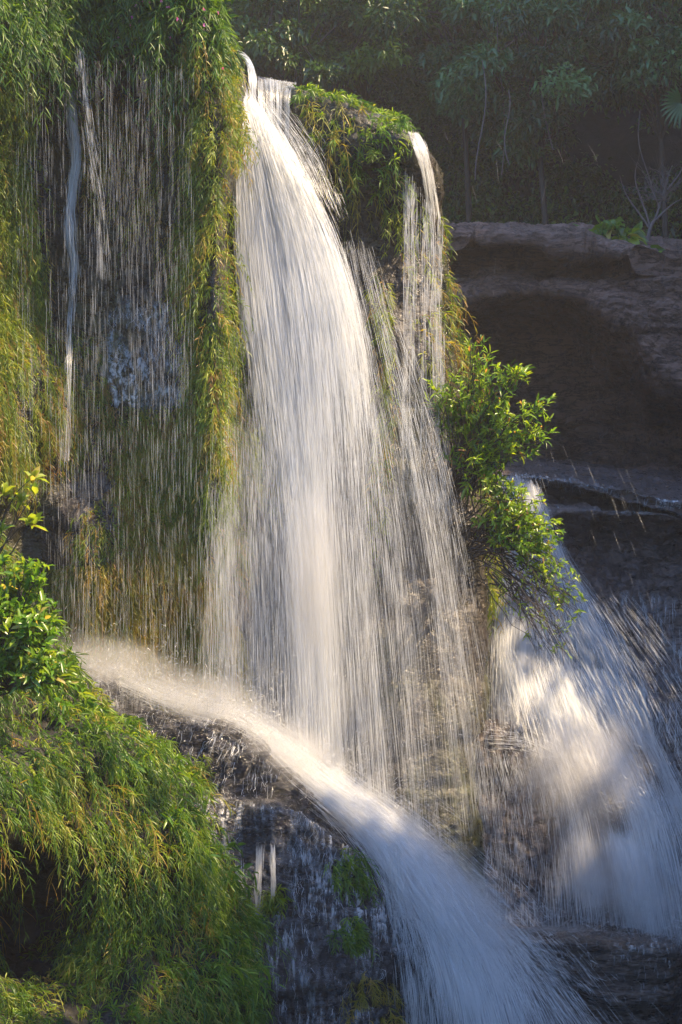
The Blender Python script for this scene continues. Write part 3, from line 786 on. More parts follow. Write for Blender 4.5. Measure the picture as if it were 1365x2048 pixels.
# leaves added out of view above the hillside to keep its floor dark
n = 4200
xx = rng.uniform(-12, 12, n); yy = rng.uniform(28.5, 38, n)
pos = np.stack([xx, yy, 9.2 + .42 * (yy - 24) + .8 * fbm(np.stack([xx, yy, 0 * xx], -1) * .4, 2, 5) + rng.uniform(-.6, .6, n)], -1)
L = rng.uniform(.5, .9, n)
obj('shade_leaves', geo_mesh('shade_leaves', leaves(pos, rng.normal(0, 1, (n, 3)) * np.array([1, 1, .4]), rng.normal(0, .4, (n, 3)) + np.array([0, 0, 1]), L, L * .6, np.full(n, .3), rng.random(n)), M['forest']),
    label='unseen leaves added above the forest hillside to darken it', cat='shade_leaves', kind='stuff')

# leaves added on the right valley side, beyond the frame, to shade the gorge
rng = R(310)
n = 30000
xx = rng.uniform(8.6, 18, n); yy = rng.uniform(0, 40, n)
pos = np.stack([xx, yy, hill_z(xx, yy) - .3 + rng.exponential(.55, n)], -1)
L = rng.uniform(.2, .42, n)
obj('gorge_shade_cover', geo_mesh('gorge_shade_cover', leaves(pos, rng.normal(0, 1, (n, 3)), rng.normal(0, .4, (n, 3)) + np.array([0, 0, 1]), L, L * .6, np.full(n, .3), rng.random(n)), M['forest']),
    label='unseen leaf cover on the right side, placed to shade the gorge', cat='gorge_shade_cover', kind='stuff')

# broad plants on top of the far ledge, bare tree, fan palm leaf, vines
root = P(1225, 500, 23.6)
e = empty('broad_leaf_plant', root, 'big leaved green plant on top of the overhanging ledge', 'plant')
tips = blob_tips([(1215, 465, 23.5, .2, 14), (1255, 478, 23.4, .14, 10), (1190, 480, 23.5, .1, 6), (1300, 510, 23.2, .06, 3)], 151)
bgeo, en, di = branches(root, tips, 152, .012, 0)
obj('stems', geo_mesh('stems', bgeo, M['bark']), e)
obj('foliage', geo_mesh('foliage', whorls(en, di, 153, 3, (.16, .26), .5, (.2, .8), 1.0, .03, .6), M['broad']), e)
root = P(1115, 480, 23.8)
e = empty('broad_leaf_plant', root, 'small bluish leaved plant on the left part of the overhanging ledge', 'plant')
bgeo, en, di = branches(root, blob_tips([(1115, 468, 23.7, .12, 5), (1150, 474, 23.7, .08, 3)], 154), 155, .01, 0)
obj('stems', geo_mesh('stems', bgeo, M['bark']), e)
obj('foliage', geo_mesh('foliage', whorls(en, di, 156, 3, (.14, .22), .5, (.1, .4), 1.0), M['bluegreen']), e)

root = P(1293, 505, 23.8)
e = empty('bare_tree', root, 'small leafless tree with pale forking branches on the far ledge', 'tree')
K = 9; t = np.linspace(0, 1, K)[None, :, None]
def bez(a, b, c_, d_):
    a, b, c_, d_ = [np.asarray(q, float) for q in (a, b, c_, d_)]
    return a * (1 - t) ** 3 + 3 * b * t * (1 - t) ** 2 + 3 * c_ * t ** 2 * (1 - t) + d_ * t ** 3
f = lambda x, y, Y=23.8: P(x, y, Y)
tr = bez(f(1293, 505), f(1297, 470), f(1300, 450), f(1310, 440))
limbs = [(f(1310, 440), f(1330, 425), f(1345, 400), f(1375, 395)), (f(1310, 440), f(1325, 400), f(1330, 370), f(1345, 330)), (f(1298, 455), f(1270, 410), f(1250, 400), f(1240, 350)),
         (f(1300, 450), f(1280, 380), f(1262, 370), f(1275, 325)), (f(1335, 380), f(1350, 360), f(1362, 350), f(1372, 320)), (f(1320, 415), f(1310, 390), f(1300, 370), f(1290, 350))]
lg = [tubes(tr, np.linspace(.03, .02, K)[None], 6)]
for a in limbs: lg.append(tubes(bez(*a), np.linspace(.016, .003, K)[None], 5))
twg, _, _ = branches(f(1330, 400), blob_tips([(1310, 350, 23.8, .4, 12), (1265, 370, 23.8, .35, 10), (1360, 350, 23.8, .3, 8)], 157), 158, .005, 2, .2, .1)
obj('trunk', geo_mesh('trunk', cat_geo(lg), M['pale_bark']), e)
obj('twigs', geo_mesh('twigs', twg, M['pale_bark']), e)

root = P(1370, 330, 26)
e = empty('fan_palm', root, 'pale blue green fan palm leaf at the right edge of the forest', 'palm')
cpt = P(1362, 205, 25.8)
obj('trunk', geo_mesh('trunk', tubes(np.linspace(root, cpt, 6)[None], np.linspace(.025, .015, 6)[None], 5), M['bark']), e)
aa = np.linspace(math.radians(110), math.radians(290), 14)
d = np.stack([np.cos(aa), -.35 + 0 * aa, np.sin(aa)], -1)
obj('crown', geo_mesh('crown', leaves(np.repeat(cpt[None], 14, 0), d, np.tile([0, -1.0, .3], (14, 1)), np.full(14, .34), np.full(14, .045), np.full(14, .25), np.full(14, .5)), M['bluegreen']), e)

VN = [(965, 120, 960, 360), (1010, 180, 1022, 330), (1085, 60, 1100, 300), (1280, 220, 1300, 400), (1005, 0, 1000, 350)]
VL = ['thin vine hanging in the forest nearest the knoll', 'short curved vine in the dark middle of the forest', 'long vine right of the brightest tree', 'vine hanging near the small leafless tree', 'straight pale liana from the top of the frame']
for i, ((a, b, c_, d_), lab) in enumerate(zip(VN, VL)):
    Y = 27.5 + .3 * i; tq = np.linspace(0, 1, 14)
    q = P(a + (c_ - a) * tq + 9 * np.sin(tq * 5 + i), b + (d_ - b) * tq, Y)
    obj('vine', geo_mesh('vine', tubes(q[None], np.full((1, 14), .009), 5), M['pale_bark']), label=lab, cat='vine', group='vines in the forest')

# ------------------------------------------------------------------ water
def snap(path, G, lift=.06, win=10):
    """lay a path on the front of a rock sheet"""
    px = 682.5 + G[..., 0] / (S * G[..., 1]); py = 1024 - G[..., 2] / (S * G[..., 1])
    out = []
    for x, y, Y in path:
        d = np.maximum(np.abs(px - x), np.abs(py - y)); k = d < win
        out.append((x, y, float(G[..., 1][k].min()) - lift if k.any() else Y))
    return out

RSC = .62
def bundle(guides, n, seed, k=6, tlen=(.03, .1), rad=(.0012, .003), jit=(.02, .05, .02), dens=None, clump=(0, 0), grow=0.0, trange=(0, 1), wob=0):
    """n short threads of falling water between guide paths given as lists of (px, py, Y)"""
    rng = R(seed); m = 80
    G = np.stack([catmull(np.array([P(*c) for c in g]), m) for g in guides])
    need = n; U = []; T = []
    for _ in range(40):
        u = rng.random(n); t0 = rng.uniform(trange[0] - .03, trange[1], n)
        a = np.ones(n)
        if dens: a = a * dens(u, t0)
        if clump[0]:
            q = np.stack([u * clump[0], t0 * 1.2 + 0 * u, 0 * u + seed], -1)
            a = a * np.clip(.5 + clump[1] * fbm(q, 3, seed), .04, 1)
        kp = rng.random(n) < a
        U.append(u[kp]); T.append(t0[kp]); need -= kp.sum()
        if need <= 0: break
    u = np.concatenate(U)[:n]; t0 = np.concatenate(T)[:n]; n = len(u)
    Lt = rng.uniform(*tlen, n)
    t = np.clip(t0[:, None] + Lt[:, None] * np.linspace(0, 1, k)[None], 0, 1)
    uf = np.clip(u, 0, .99999) * (len(guides) - 1); ui = uf.astype(int); uw = (uf - ui)[:, None, None]
    tf = t * (m - 1); ti = np.minimum(tf.astype(int), m - 2); tw = (tf - ti)[..., None]
    def s(gi): return G[gi[:, None], ti] * (1 - tw) + G[gi[:, None], ti + 1] * tw
    p = s(ui) * (1 - uw) + s(np.minimum(ui + 1, len(guides) - 1)) * uw
    off = rng.normal(0, 1, (n, 1, 3)) * np.array(jit)
    p = p + off * (1 + grow * t[..., None])
    if wob: p = p + wob * np.stack([fbm(p * 5, 2, 3), fbm(p * 5, 2, 4), 0 * p[..., 0]], -1)
    r = (rng.uniform(0, 1, n) ** 2 * (rad[1] - rad[0]) + rad[0]) * RSC
    prof = np.sin(np.linspace(.12, math.pi - .12, k)) ** .7
    return tubes(p, r[:, None] * prof[None], 3)

def fall(name, geos, label, mat='water', cat='waterfall'):
    return obj(name, geo_mesh(name, cat_geo(geos), M[mat]), label=label, cat=cat, kind='structure')

def core_path(xy):
    return [(x, y, float(np.interp(y, [150, 250, 420, 620, 840, 1050, 1290, 1600, 1750], [16.1, 15.85, 15.7, 15.55, 15.4, 15.25, 15.1, 14.95, 14.85]))) for x, y in xy]
sheet_mat, nt, out = new_mat('water_sheet')
def _at(nm):
    a = nt.nodes.new('ShaderNodeAttribute'); a.attribute_name = nm; return a.outputs['Fac']
cb = nt.nodes.new('ShaderNodeCombineXYZ')
for k_, nm in enumerate(('su', 'st')): nt.links.new(_at(nm), cb.inputs[k_])
n1 = noise_node(nt, 1.0, 5, .62, cb.outputs[0], .15)
pw = nt.nodes.new('ShaderNodeMapRange'); pw.inputs['From Min'].default_value = .34; pw.inputs['From Max'].default_value = .66; pw.inputs['To Min'].default_value = .12
nt.links.new(n1.outputs[0], pw.inputs['Value'])
ml = nt.nodes.new('ShaderNodeMath'); ml.operation = 'MULTIPLY'
nt.links.new(pw.outputs[0], ml.inputs[0]); nt.links.new(_at('amount'), ml.inputs[1])
d_ = nt.nodes.new('ShaderNodeBsdfDiffuse'); d_.inputs[0].default_value = (.93, .95, .97, 1)
t_ = nt.nodes.new('ShaderNodeBsdfTranslucent'); t_.inputs[0].default_value = (.93, .95, .97, 1)
tp_ = nt.nodes.new('ShaderNodeBsdfTransparent')
x_ = nt.nodes.new('ShaderNodeMixShader'); nt.links.new(d_.outputs[0], x_.inputs[1]); nt.links.new(t_.outputs[0], x_.inputs[2])
y_ = nt.nodes.new('ShaderNodeMixShader'); nt.links.new(ml.outputs[0], y_.inputs[0]); nt.links.new(tp_.outputs[0], y_.inputs[1]); nt.links.new(x_.outputs[0], y_.inputs[2])
nt.links.new(y_.outputs[0], out.inputs[0])

film_mat = sheet_mat.copy(); film_mat.name = 'broken_film'
for nd in film_mat.node_tree.nodes:
    if nd.type == 'MAP_RANGE':
        nd.inputs['From Min'].default_value = .47; nd.inputs['From Max'].default_value = .62; nd.inputs['To Min'].default_value = 0
    if nd.type == 'TEX_NOISE': nd.inputs['Detail'].default_value = 7; nd.inputs['Roughness'].default_value = .7

def water_sheets(parent, guides, dens, amount, seed, layers=3, gap=.07, fu=14, ft=2.2, edge=.12, ends=(.02, .12), puff=.05, holes=0.0, hs=(4, 5)):
    """overlapping veils of aerated water that follow the guide paths"""
    G0 = np.stack([catmull(np.array([P(*c) for c in g]), 130) for g in guides], 1)
    G0 = catmull(G0, 60, 1)
    u = np.linspace(0, 1, 60)[None, :] * np.ones((130, 1)); t = np.linspace(0, 1, 130)[:, None] * np.ones((1, 60))
    vs, ls_, ts, at = [], [], [], []
    parts = []
    for k in range(layers):
        G = G0.copy()
        G[..., 1] += (k - (layers - 1) / 2) * gap * (.3 + t) + puff * fbm(np.stack([u * 5, t * 3, u * 0 + seed + k], -1), 3, seed + k)
        am = amount * dens(u, t) * smooth(0, edge, u + .04 * fbm(np.stack([t * 9, u * 0, u * 0 + k], -1), 3, seed)) * smooth(0, edge, 1 - u + .04 * fbm(np.stack([t * 9, u * 0 + 5, u * 0 + k], -1), 3, seed))
        if holes: am = am * np.clip(1 - holes + 2.6 * holes * (.35 + fbm(np.stack([u * hs[0], t * hs[1], 0 * u + k * 3.3], -1), 4, seed + 77)), 0, 1.1)
        am = am * smooth(0, ends[0], t) * smooth(0, ends[1], 1 - t)
        nv, nu = G.shape[:2]
        idx = np.arange(nv * nu).reshape(nv, nu)
        q = np.stack([idx[:-1, :-1], idx[1:, :-1], idx[1:, 1:], idx[:-1, 1:]], -1).reshape(-1, 4)
        parts.append((G.reshape(-1, 3), q.ravel(), np.full(len(q), 4), {'su': (u * fu + 31 * k + seed).ravel(), 'st': (t * ft + 7 * k).ravel(), 'amount': np.clip(am, 0, 1).ravel()}))
    return obj('water_sheet', geo_mesh('water_sheet', cat_geo(parts), sheet_mat), parent)
core = [core_path(q) for q in (
        [(466, 150), (472, 240), (474, 420), (486, 620), (515, 830), (545, 1040), (565, 1290), (575, 1560)],
        [(478, 150), (500, 250), (535, 430), (562, 630), (588, 840), (608, 1050), (625, 1290), (640, 1600)],
        [(488, 158), (550, 290), (610, 450), (655, 640), (675, 850), (682, 1050), (695, 1290), (715, 1640)],
        [(500, 165), (590, 320), (665, 470), (725, 660), (752, 860), (768, 1060), (790, 1300), (830, 1700)])]
def core_d(u, t):
    top = 1 - smooth(.35, .62, t)
    lo = np.exp(-((u - .36) / .16) ** 2)
    return smooth(.01, .10, t + .1 * (.5 - u)) * np.clip(top * (1 - .6 * smooth(.75, 1, u)) + (1 - top) * (.78 * lo + .06), 0, 1)
veil = [[(440, 700, 15.0), (425, 900, 14.9), (415, 1100, 14.85), (410, 1420, 14.8)],
        [(480, 620, 15.4), (490, 860, 15.2), (495, 1100, 15.05), (505, 1470, 14.95)],
        [(560, 560, 15.3), (575, 860, 15.1), (585, 1150, 14.95), (600, 1560, 14.8)],
        [(660, 520, 15.3), (700, 860, 15.05), (725, 1180, 14.9), (760, 1640, 14.75)],
        [(715, 480, 15.4), (800, 860, 15.1), (855, 1200, 14.95), (905, 1720, 14.85)],
        [(770, 560, 15.5), (880, 900, 15.2), (940, 1180, 15.05), (1000, 1560, 15.0)]]
wf = fall('waterfall', [
    bundle(core, 28000, 401, 6, (.03, .10), (.0008, .0030), (.014, .09, .03), core_d, (14, .7), 1.0),
    bundle(veil, 19000, 402, 6, (.02, .08), (.0006, .0015), (.02, .10, .03), lambda u, t: (.3 + .7 * smooth(0, .5, t)) * (1 - .3 * smooth(.8, 1, u)) * (1 - .5 * (u < .2) * (t < .3)), (34, 1.1), .8),
    bundle([[(505, 200, 16), (540, 260, 15.6), (580, 330, 15.4)], [(560, 215, 16.0), (640, 320, 15.5), (690, 440, 15.3)]], 900, 403, 5, (.06, .2), (.0008, .002), (.04, .15, .04)),
    ], 'main white waterfall fanning down the middle of the cliff')

water_sheets(wf, core, core_d, .85, 500, 3, .09, 18, 2.6, edge=.25, holes=.55, hs=(8, 4))
water_sheets(wf, veil, lambda u, t: smooth(.1, .6, t) * (1 - .7 * u), .16, 510, 2, .1, 40, 2.0)
# smooth blue water pouring over the lip
lipg = [[(455, 104, 17.2), (470, 103, 16.7), (490, 118, 16.25), (498, 150, 16.1), (500, 215, 16.0)],
        [(470, 104, 17.2), (490, 108, 16.7), (506, 130, 16.25), (512, 160, 16.1), (514, 240, 16.0)]]
lip2 = [[(505, 152, 17), (512, 153, 16.5), (514, 165, 16.2), (516, 250, 16.0)], [(545, 160, 17), (550, 161, 16.5), (553, 175, 16.15), (556, 270, 16.0)], [(590, 166, 17), (594, 168, 16.5), (582, 190, 16.1), (578, 290, 16.0)]]
lp = fall('lip_water', [bundle(lipg, 350, 410, 8, (.15, .5), (.001, .0035), (.004, .02, .004), None, (8, 1.2)),
                   bundle(lip2, 420, 411, 8, (.15, .5), (.001, .0035), (.004, .02, .004), lambda u, t: .3 + .7 * (u > .05), (9, 1.6))],
     'smooth bluish water pouring over the notch at the cliff top', 'film')

water_sheets(lp, lipg, lambda u, t: 1 + 0 * u, .35, 550, 2, .02, 9, .6, ends=(.02, .3), puff=.01)
water_sheets(lp, lip2, lambda u, t: 1 + 0 * u, .30, 555, 2, .02, 9, .6, ends=(.02, .4), puff=.01)
# thin curtain on the left cliff
def curt(x0, x1, top, bot, Y0, Y1, lean=0):
    return [[(x, top, Y0 + (Y1 - Y0) * i / 4), (x + lean * .5, (top + bot) / 2, Y0 - .06 + (Y1 - Y0) * i / 4), (x + lean, bot, Y0 - .1 + (Y1 - Y0) * i / 4)] for i, x in enumerate(np.linspace(x0, x1, 5))]
fall('water_curtain', [
    bundle(curt(30, 385, 130, 1000, 14.6, 14.75, 6), 2100, 420, 6, (.015, .09), (.0004, .0012), (.012, .14, .02), lambda u, t: .35 + .65 * np.exp(-((u - .75) / .3) ** 2) * (t < .7) + .2 * (t > .6), (40, 2.2)),
    bundle(curt(90, 500, 850, 1420, 14.3, 14.3, 8), 2600, 421, 6, (.02, .11), (.0005, .0012), (.02, .12, .02), lambda u, t: .25 + .75 * smooth(.1, .8, t), (70, 1.0)),
    ], 'thin curtain of dripping threads in front of the left cliff')
# narrow streams
s1 = [(138, 165, 14.75), (147, 250, 14.75), (154, 320, 14.8), (143, 400, 14.85), (141, 470, 14.85), (150, 540, 14.9), (142, 640, 14.9), (137, 760, 14.85), (130, 920, 14.8)]
s1 = snap(s1, CL, .22)
ns = fall('narrow_stream', [bundle([[(x - w, y, Y) for (x, y, Y), w in zip(s1, (4, 9, 8, 5, 7, 4, 3, 3, 8))], [(x + w, y, Y) for (x, y, Y), w in zip(s1, (5, 7, 3, 6, 8, 4, 2, 4, 9))]], 1500, 430, 6, (.02, .09), (.0010, .0034), (.014, .04, .01),
              lambda u, t: np.where(t > .62, .25, 1.0), (5, .8))], 'narrow white stream running down the left cliff', cat='stream')
water_sheets(ns, [[(x - w, y, Y - .03) for (x, y, Y), w in zip(s1, (2, 7, 3, 4, 5, 3, 2, 2, 5))], [(x + w, y, Y - .03) for (x, y, Y), w in zip(s1, (4, 3, 4, 2, 7, 3, 2, 2, 6))]], lambda u, t: 1 - .7 * smooth(.5, .75, t), .6, 570, 2, .03, 6, 7, puff=.05, edge=.3, holes=.85, hs=(2, 14))
s2 = [(158, 100, 14.75), (168, 200, 14.75), (183, 310, 14.75), (198, 420, 14.75), (205, 560, 14.75)]
fall('narrow_stream', [bundle([[(x - 5 - i * 2, y, Y) for i, (x, y, Y) in enumerate(s2)], [(x + 5 + i * 3, y, Y) for i, (x, y, Y) in enumerate(s2)]], 260, 431, 6, (.03, .12), (.0008, .0022), (.014, .04, .01), lambda u, t: 1 - .7 * t, (5, .8))],
     'warm faint stream slanting right beside the narrow white stream', cat='stream')
# right edge fall
k1 = [(815, 262, 16.6), (830, 300, 16.15), (845, 345, 15.95), (855, 420, 15.85)]
k2 = [(838, 265, 16.8), (856, 305, 16.4), (868, 360, 16.2), (880, 440, 16.05)]
k1 = snap(k1[:1], CL, -.1) + snap(k1[1:], CL, .05); k2 = snap(k2[:1], CL, -.1) + snap(k2[1:], CL, .05)
ef = fall('edge_fall', [bundle([k1, k2], 600, 440, 7, (.08, .3), (.0010, .0035), (.004, .02, .01), None, (8, 1.0)),
                   bundle([[(812, 340, 15.75), (808, 600, 15.6), (806, 1000, 15.5)], [(850, 400, 15.7), (852, 650, 15.55), (856, 1020, 15.45)], [(880, 430, 15.9), (886, 650, 15.75), (905, 1050, 15.6)]], 1300, 441, 6, (.03, .13), (.0009, .0024), (.012, .05, .02), lambda u, t: 1 - .55 * t, (20, 1.3))],
     'narrow fall running over the rock knob at the right edge of the cliff')
water_sheets(ef, [k1, k2], lambda u, t: 1 + 0 * u, .4, 560, 2, .02, 8, .8, ends=(.02, .3), puff=.015)
# right hand stream
rs1 = [[(985, 955, 17.9), (1000, 1040, 17.5), (1000, 1150, 17.2), (990, 1290, 16.8), (985, 1440, 16.5)],
       [(1030, 950, 17.9), (1045, 1060, 17.4), (1060, 1190, 17.1), (1055, 1330, 16.7), (1060, 1470, 16.3)],
       [(1060, 960, 17.9), (1100, 1090, 17.5), (1150, 1210, 17.2), (1185, 1330, 16.9), (1190, 1480, 16.5)],
       [(1080, 980, 18.0), (1140, 1130, 17.7), (1220, 1230, 17.5), (1290, 1360, 17.1), (1340, 1500, 16.8)]]
rs2 = [[(1000, 1300, 16.6), (1040, 1470, 16.1), (1085, 1640, 15.9), (1105, 1870, 15.7)],
       [(1090, 1320, 16.6), (1140, 1480, 16.2), (1190, 1640, 15.9), (1230, 1880, 15.6)],
       [(1150, 1330, 16.8), (1230, 1480, 16.4), (1300, 1650, 16.0), (1350, 1900, 15.6)],
       [(1240, 1350, 17.0), (1330, 1500, 16.6), (1420, 1680, 16.2), (1500, 1920, 15.7)]]
def rs_d(u, t):
    a = np.clip(.3 + .7 * np.exp(-((u - .42) / .28) ** 2) + .2 * smooth(.6, 1, t), 0, 1)
    a = a * (1 - .75 * np.exp(-((u - .68) / .14) ** 2 - ((t - .3) / .2) ** 2))
    return a * np.clip(.55 + 1.4 * fbm(np.stack([u * 6, t * 5, 0 * u], -1), 3, 90), .04, 1)
ss = fall('side_stream', [
    bundle(rs1, 7000, 450, 6, (.03, .12), (.0008, .0030), (.03, .08, .03), lambda u, t: 1 - .45 * u, (14, 1.1)),
    bundle(rs2, 15000, 451, 6, (.03, .12), (.0008, .0028), (.03, .10, .03), rs_d, (18, 1.1), .5),
    bundle([[(980, 1205, 17.0), (985, 1330, 16.7), (985, 1460, 16.2)], [(1010, 1205, 17.0), (1030, 1330, 16.7), (1045, 1470, 16.2)]], 900, 457, 6, (.05, .2), (.0008, .0024), (.02, .05, .02), None, (9, 1.5)),
    bundle([[(960, 1500, 16.0), (970, 1600, 15.9), (990, 1760, 15.8)], [(1030, 1505, 16.0), (1060, 1600, 15.9), (1090, 1760, 15.8)]], 700, 458, 6, (.05, .2), (.0006, .0018), (.03, .05, .02), lambda u, t: 1 - .6 * t, (12, 1.8)),
    bundle([[(1270, 1370, 16.9), (1275, 1450, 16.8), (1320, 1560, 16.6), (1365, 1700, 16.4)], [(1285, 1370, 16.9), (1300, 1450, 16.8), (1355, 1570, 16.6), (1420, 1700, 16.4)]], 900, 452, 6, (.1, .2), (.0012, .0034), (.02, .05, .02)),
    bundle([[(985, 1455, 16.1), (1060, 1470, 16.0), (1120, 1500, 15.95)], [(960, 1495, 16.1), (1040, 1500, 16.0), (1120, 1530, 15.95)]], 160, 453, 5, (.1, .3), (.001, .003), (.02, .03, .015)),
    ], 'broad white stream tumbling down the right side beside the shrub')
water_sheets(ss, rs1, lambda u, t: 1 - .5 * u, .62, 520, 3, .08, 12, 2.6, edge=.2, holes=.75)
water_sheets(ss, rs2, lambda u, t: np.clip(rs_d(u, t) + .1, 0, 1), .75, 530, 3, .12, 14, 3.2, edge=.3, ends=(.12, .15), puff=.12, holes=.8, hs=(5, 6))
fall('flying_spray', [bundle([[(1050, 1230, 16.6), (1130, 1400, 16.1), (1220, 1620, 15.8)], [(1180, 1210, 16.6), (1290, 1400, 16.1), (1400, 1650, 15.7)], [(1250, 1190, 16.5), (1390, 1370, 16.1), (1500, 1560, 15.8)]], 1500, 454, 5, (.05, .14), (.0007, .0019), (.06, .2, .06), lambda u, t: 1 - .5 * u),
                      bundle([[(1100, 900, 16.6), (1150, 1050, 16.2), (1200, 1250, 15.9)], [(1240, 900, 16.6), (1330, 1100, 16.1), (1400, 1300, 15.8)]], 40, 455, 5, (.05, .14), (.0004, .0009), (.08, .3, .08)),
                      bundle([[(840, 200, 15.8), (900, 340, 15.5), (1000, 560, 15.4)], [(1100, 200, 15.8), (1200, 360, 15.4), (1010, 700, 15.4)]], 9, 456, 5, (.05, .12), (.0005, .0009), (.08, .3, .08))],
     'fine slanting drops of spray flying off the right hand stream', cat='spray')
# lower stream from the basin
ls = [[(130, 1318, 15.0), (300, 1400, 14.8), (480, 1452, 14.6), (600, 1560, 14.3), (700, 1640, 14.05), (775, 1760, 13.7), (815, 1900, 13.5), (830, 2090, 13.4)],
      [(140, 1310, 15.1), (320, 1390, 14.9), (500, 1450, 14.7), (630, 1560, 14.4), (750, 1660, 14.1), (850, 1790, 13.8), (920, 1930, 13.6), (960, 2110, 13.4)],
      [(150, 1303, 15.2), (340, 1380, 15.0), (530, 1450, 14.8), (670, 1570, 14.6), (810, 1680, 14.3), (930, 1810, 14.0), (1030, 1950, 13.8), (1100, 2110, 13.5)],
      [(160, 1297, 15.3), (370, 1380, 15.2), (560, 1470, 15.0), (720, 1590, 14.8), (860, 1700, 14.5), (990, 1830, 14.2), (1120, 1970, 14.0), (1240, 2120, 13.7)]]
def ls_d(u, t):
    early = 1 - smooth(.35, .5, t)
    return np.clip(early * .14 + (1 - early) * (.12 + .95 * np.exp(-((u - .42 + .1 * t) / .26) ** 2)), 0, 1)
lw = fall('lower_stream', [bundle(ls, 24000, 460, 6, (.02, .075), (.0008, .0030), (.035, .09, .04), ls_d, (14, .8), .8, trange=(0, 1)),
                      bundle([g[3:] for g in ls], 3200, 461, 5, (.05, .16), (.0006, .0017), (.10, .15, .10), lambda u, t: .2 + .8 * u, grow=1.0)],
     'bluish white stream sliding off the ledge to the bottom of the frame')
water_sheets(lw, ls, ls_d, .75, 540, 3, .10, 14, 3.6, edge=.28, puff=.09, holes=.5, hs=(4, 8))
# film and trickles over the wet ledge
tr = []
for i, (x0, y0, x1, y1, w, Y) in enumerate([(520, 1690, 515, 1840, 9, 12.95), (545, 1685, 548, 1790, 5, 12.95), (480, 1720, 482, 1830, 8, 12.95), (780, 1690, 800, 1900, 24, 13.6), (815, 1930, 832, 2080, 14, 13.35)]):
    tr.append(bundle([[(x0 - w, y0, Y + .05), ((x0 + x1) / 2 - w * .8, (y0 + y1) / 2, Y), (x1 - w * .5, y1, Y)], [(x0 + w, y0, Y + .05), ((x0 + x1) / 2 + w * .8, (y0 + y1) / 2, Y), (x1 + w * .5, y1, Y)]], 160, 470 + i, 6, (.15, .5), (.0012, .0034), (.006, .03, .01)))
fall('ledge_trickles', tr, 'thin white trickles down the wet rock face below the ledge', cat='trickle')

def splash(line, n, seed, h=.14, w=.12, vel=(0, 0, .6), rad=(.0006, .0018), ln=(.01, .05)):
    rng = R(seed)
    c = catmull(np.array([P(*q) for q in line]), 200)
    b = c[rng.integers(0, 200, n)] + rng.normal(0, 1, (n, 3)) * np.array([w, w, .03])
    up = rng.exponential(h, n); b[:, 2] += up
    d = unit(rng.normal(0, .55, (n, 3)) + np.array(vel))
    L = rng.uniform(*ln, n)[:, None, None]
    p = b[:, None] + d[:, None] * L * np.linspace(0, 1, 4)[None, :, None]
    r = rng.uniform(0, 1, n) ** 2 * (rad[1] - rad[0]) + rad[0]
    return tubes(p, r[:, None] * np.array([.4, 1, 1, .4])[None], 3)
obj('splash', geo_mesh('splash', cat_geo([
    splash([(140, 1325, 14.6), (330, 1400, 14.5), (480, 1450, 14.4)], 2600, 490, .10, .15, (.3, -.2, .6)),
    splash([(480, 1450, 14.5), (600, 1550, 14.4), (720, 1640, 14.3), (850, 1740, 14.3)], 5200, 491, .13, .14, (.4, -.2, .5)),
    splash([(850, 1740, 14.3), (980, 1850, 14.0), (1120, 2000, 13.8)], 1100, 492, .08, .2, (1.6, -.2, -1.2), ln=(.02, .09)),
    splash([(1000, 1465, 16.2), (1100, 1520, 16.0), (1200, 1600, 15.8), (1330, 1640, 15.8)], 1500, 493, .16, .25, (1.0, -.2, -1.0), ln=(.01, .05)),
    splash([(1090, 1870, 15.3), (1230, 1880, 15.2), (1340, 1900, 15.2)], 1200, 494, .10, .2, (.3, -.2, .4)),
    ]), M['water']), label='splashing drops thrown up where the falls hit the ledges', cat='splash', kind='stuff')

# water clinging to rock: threads that follow the surface downhill
def cling(G, n, mask, seed, steps=7, step=.05, rad=(.001, .003), lift=.012, side=0.0):
    rng = R(seed)
    nv, nu = G.shape[:2]
    px = 682.5 + G[..., 0] / (S * G[..., 1]); py = 1024 - G[..., 2] / (S * G[..., 1])
    w = (mask(px, py, G)).ravel().astype(float); w /= w.sum()
    k = rng.choice(nv * nu, n, p=w); i = (k // nu).astype(float); j = (k % nu).astype(float)
    N = grid_normals(G); N = np.where(N[..., 1:2] > .3, -N, N)
    out = []
    gl = np.linalg.norm(np.gradient(G, axis=0), axis=-1)
    for s in range(steps):
        ii = np.clip(i, 0, nv - 1.01); jj = np.clip(j, 0, nu - 1.01)
        a = ii.astype(int); b = jj.astype(int); fa = (ii - a)[:, None]; fb = (jj - b)[:, None]
        q = (G[a, b] * (1 - fa) + G[a + 1, b] * fa) * (1 - fb) + (G[a, b + 1] * (1 - fa) + G[a + 1, b + 1] * fa) * fb
        out.append(q + N[a, b] * lift)
        i = i + step / np.maximum(gl[a, b], .004) * rng.uniform(.7, 1.2, n)
        j = j + rng.normal(side, .5, n)
    p = np.stack(out, 1)
    r = rng.uniform(0, 1, n) ** 2 * (rad[1] - rad[0]) + rad[0]
    return tubes(p, r[:, None] * np.sin(np.linspace(.15, math.pi - .15, steps))[None] ** .7, 3)
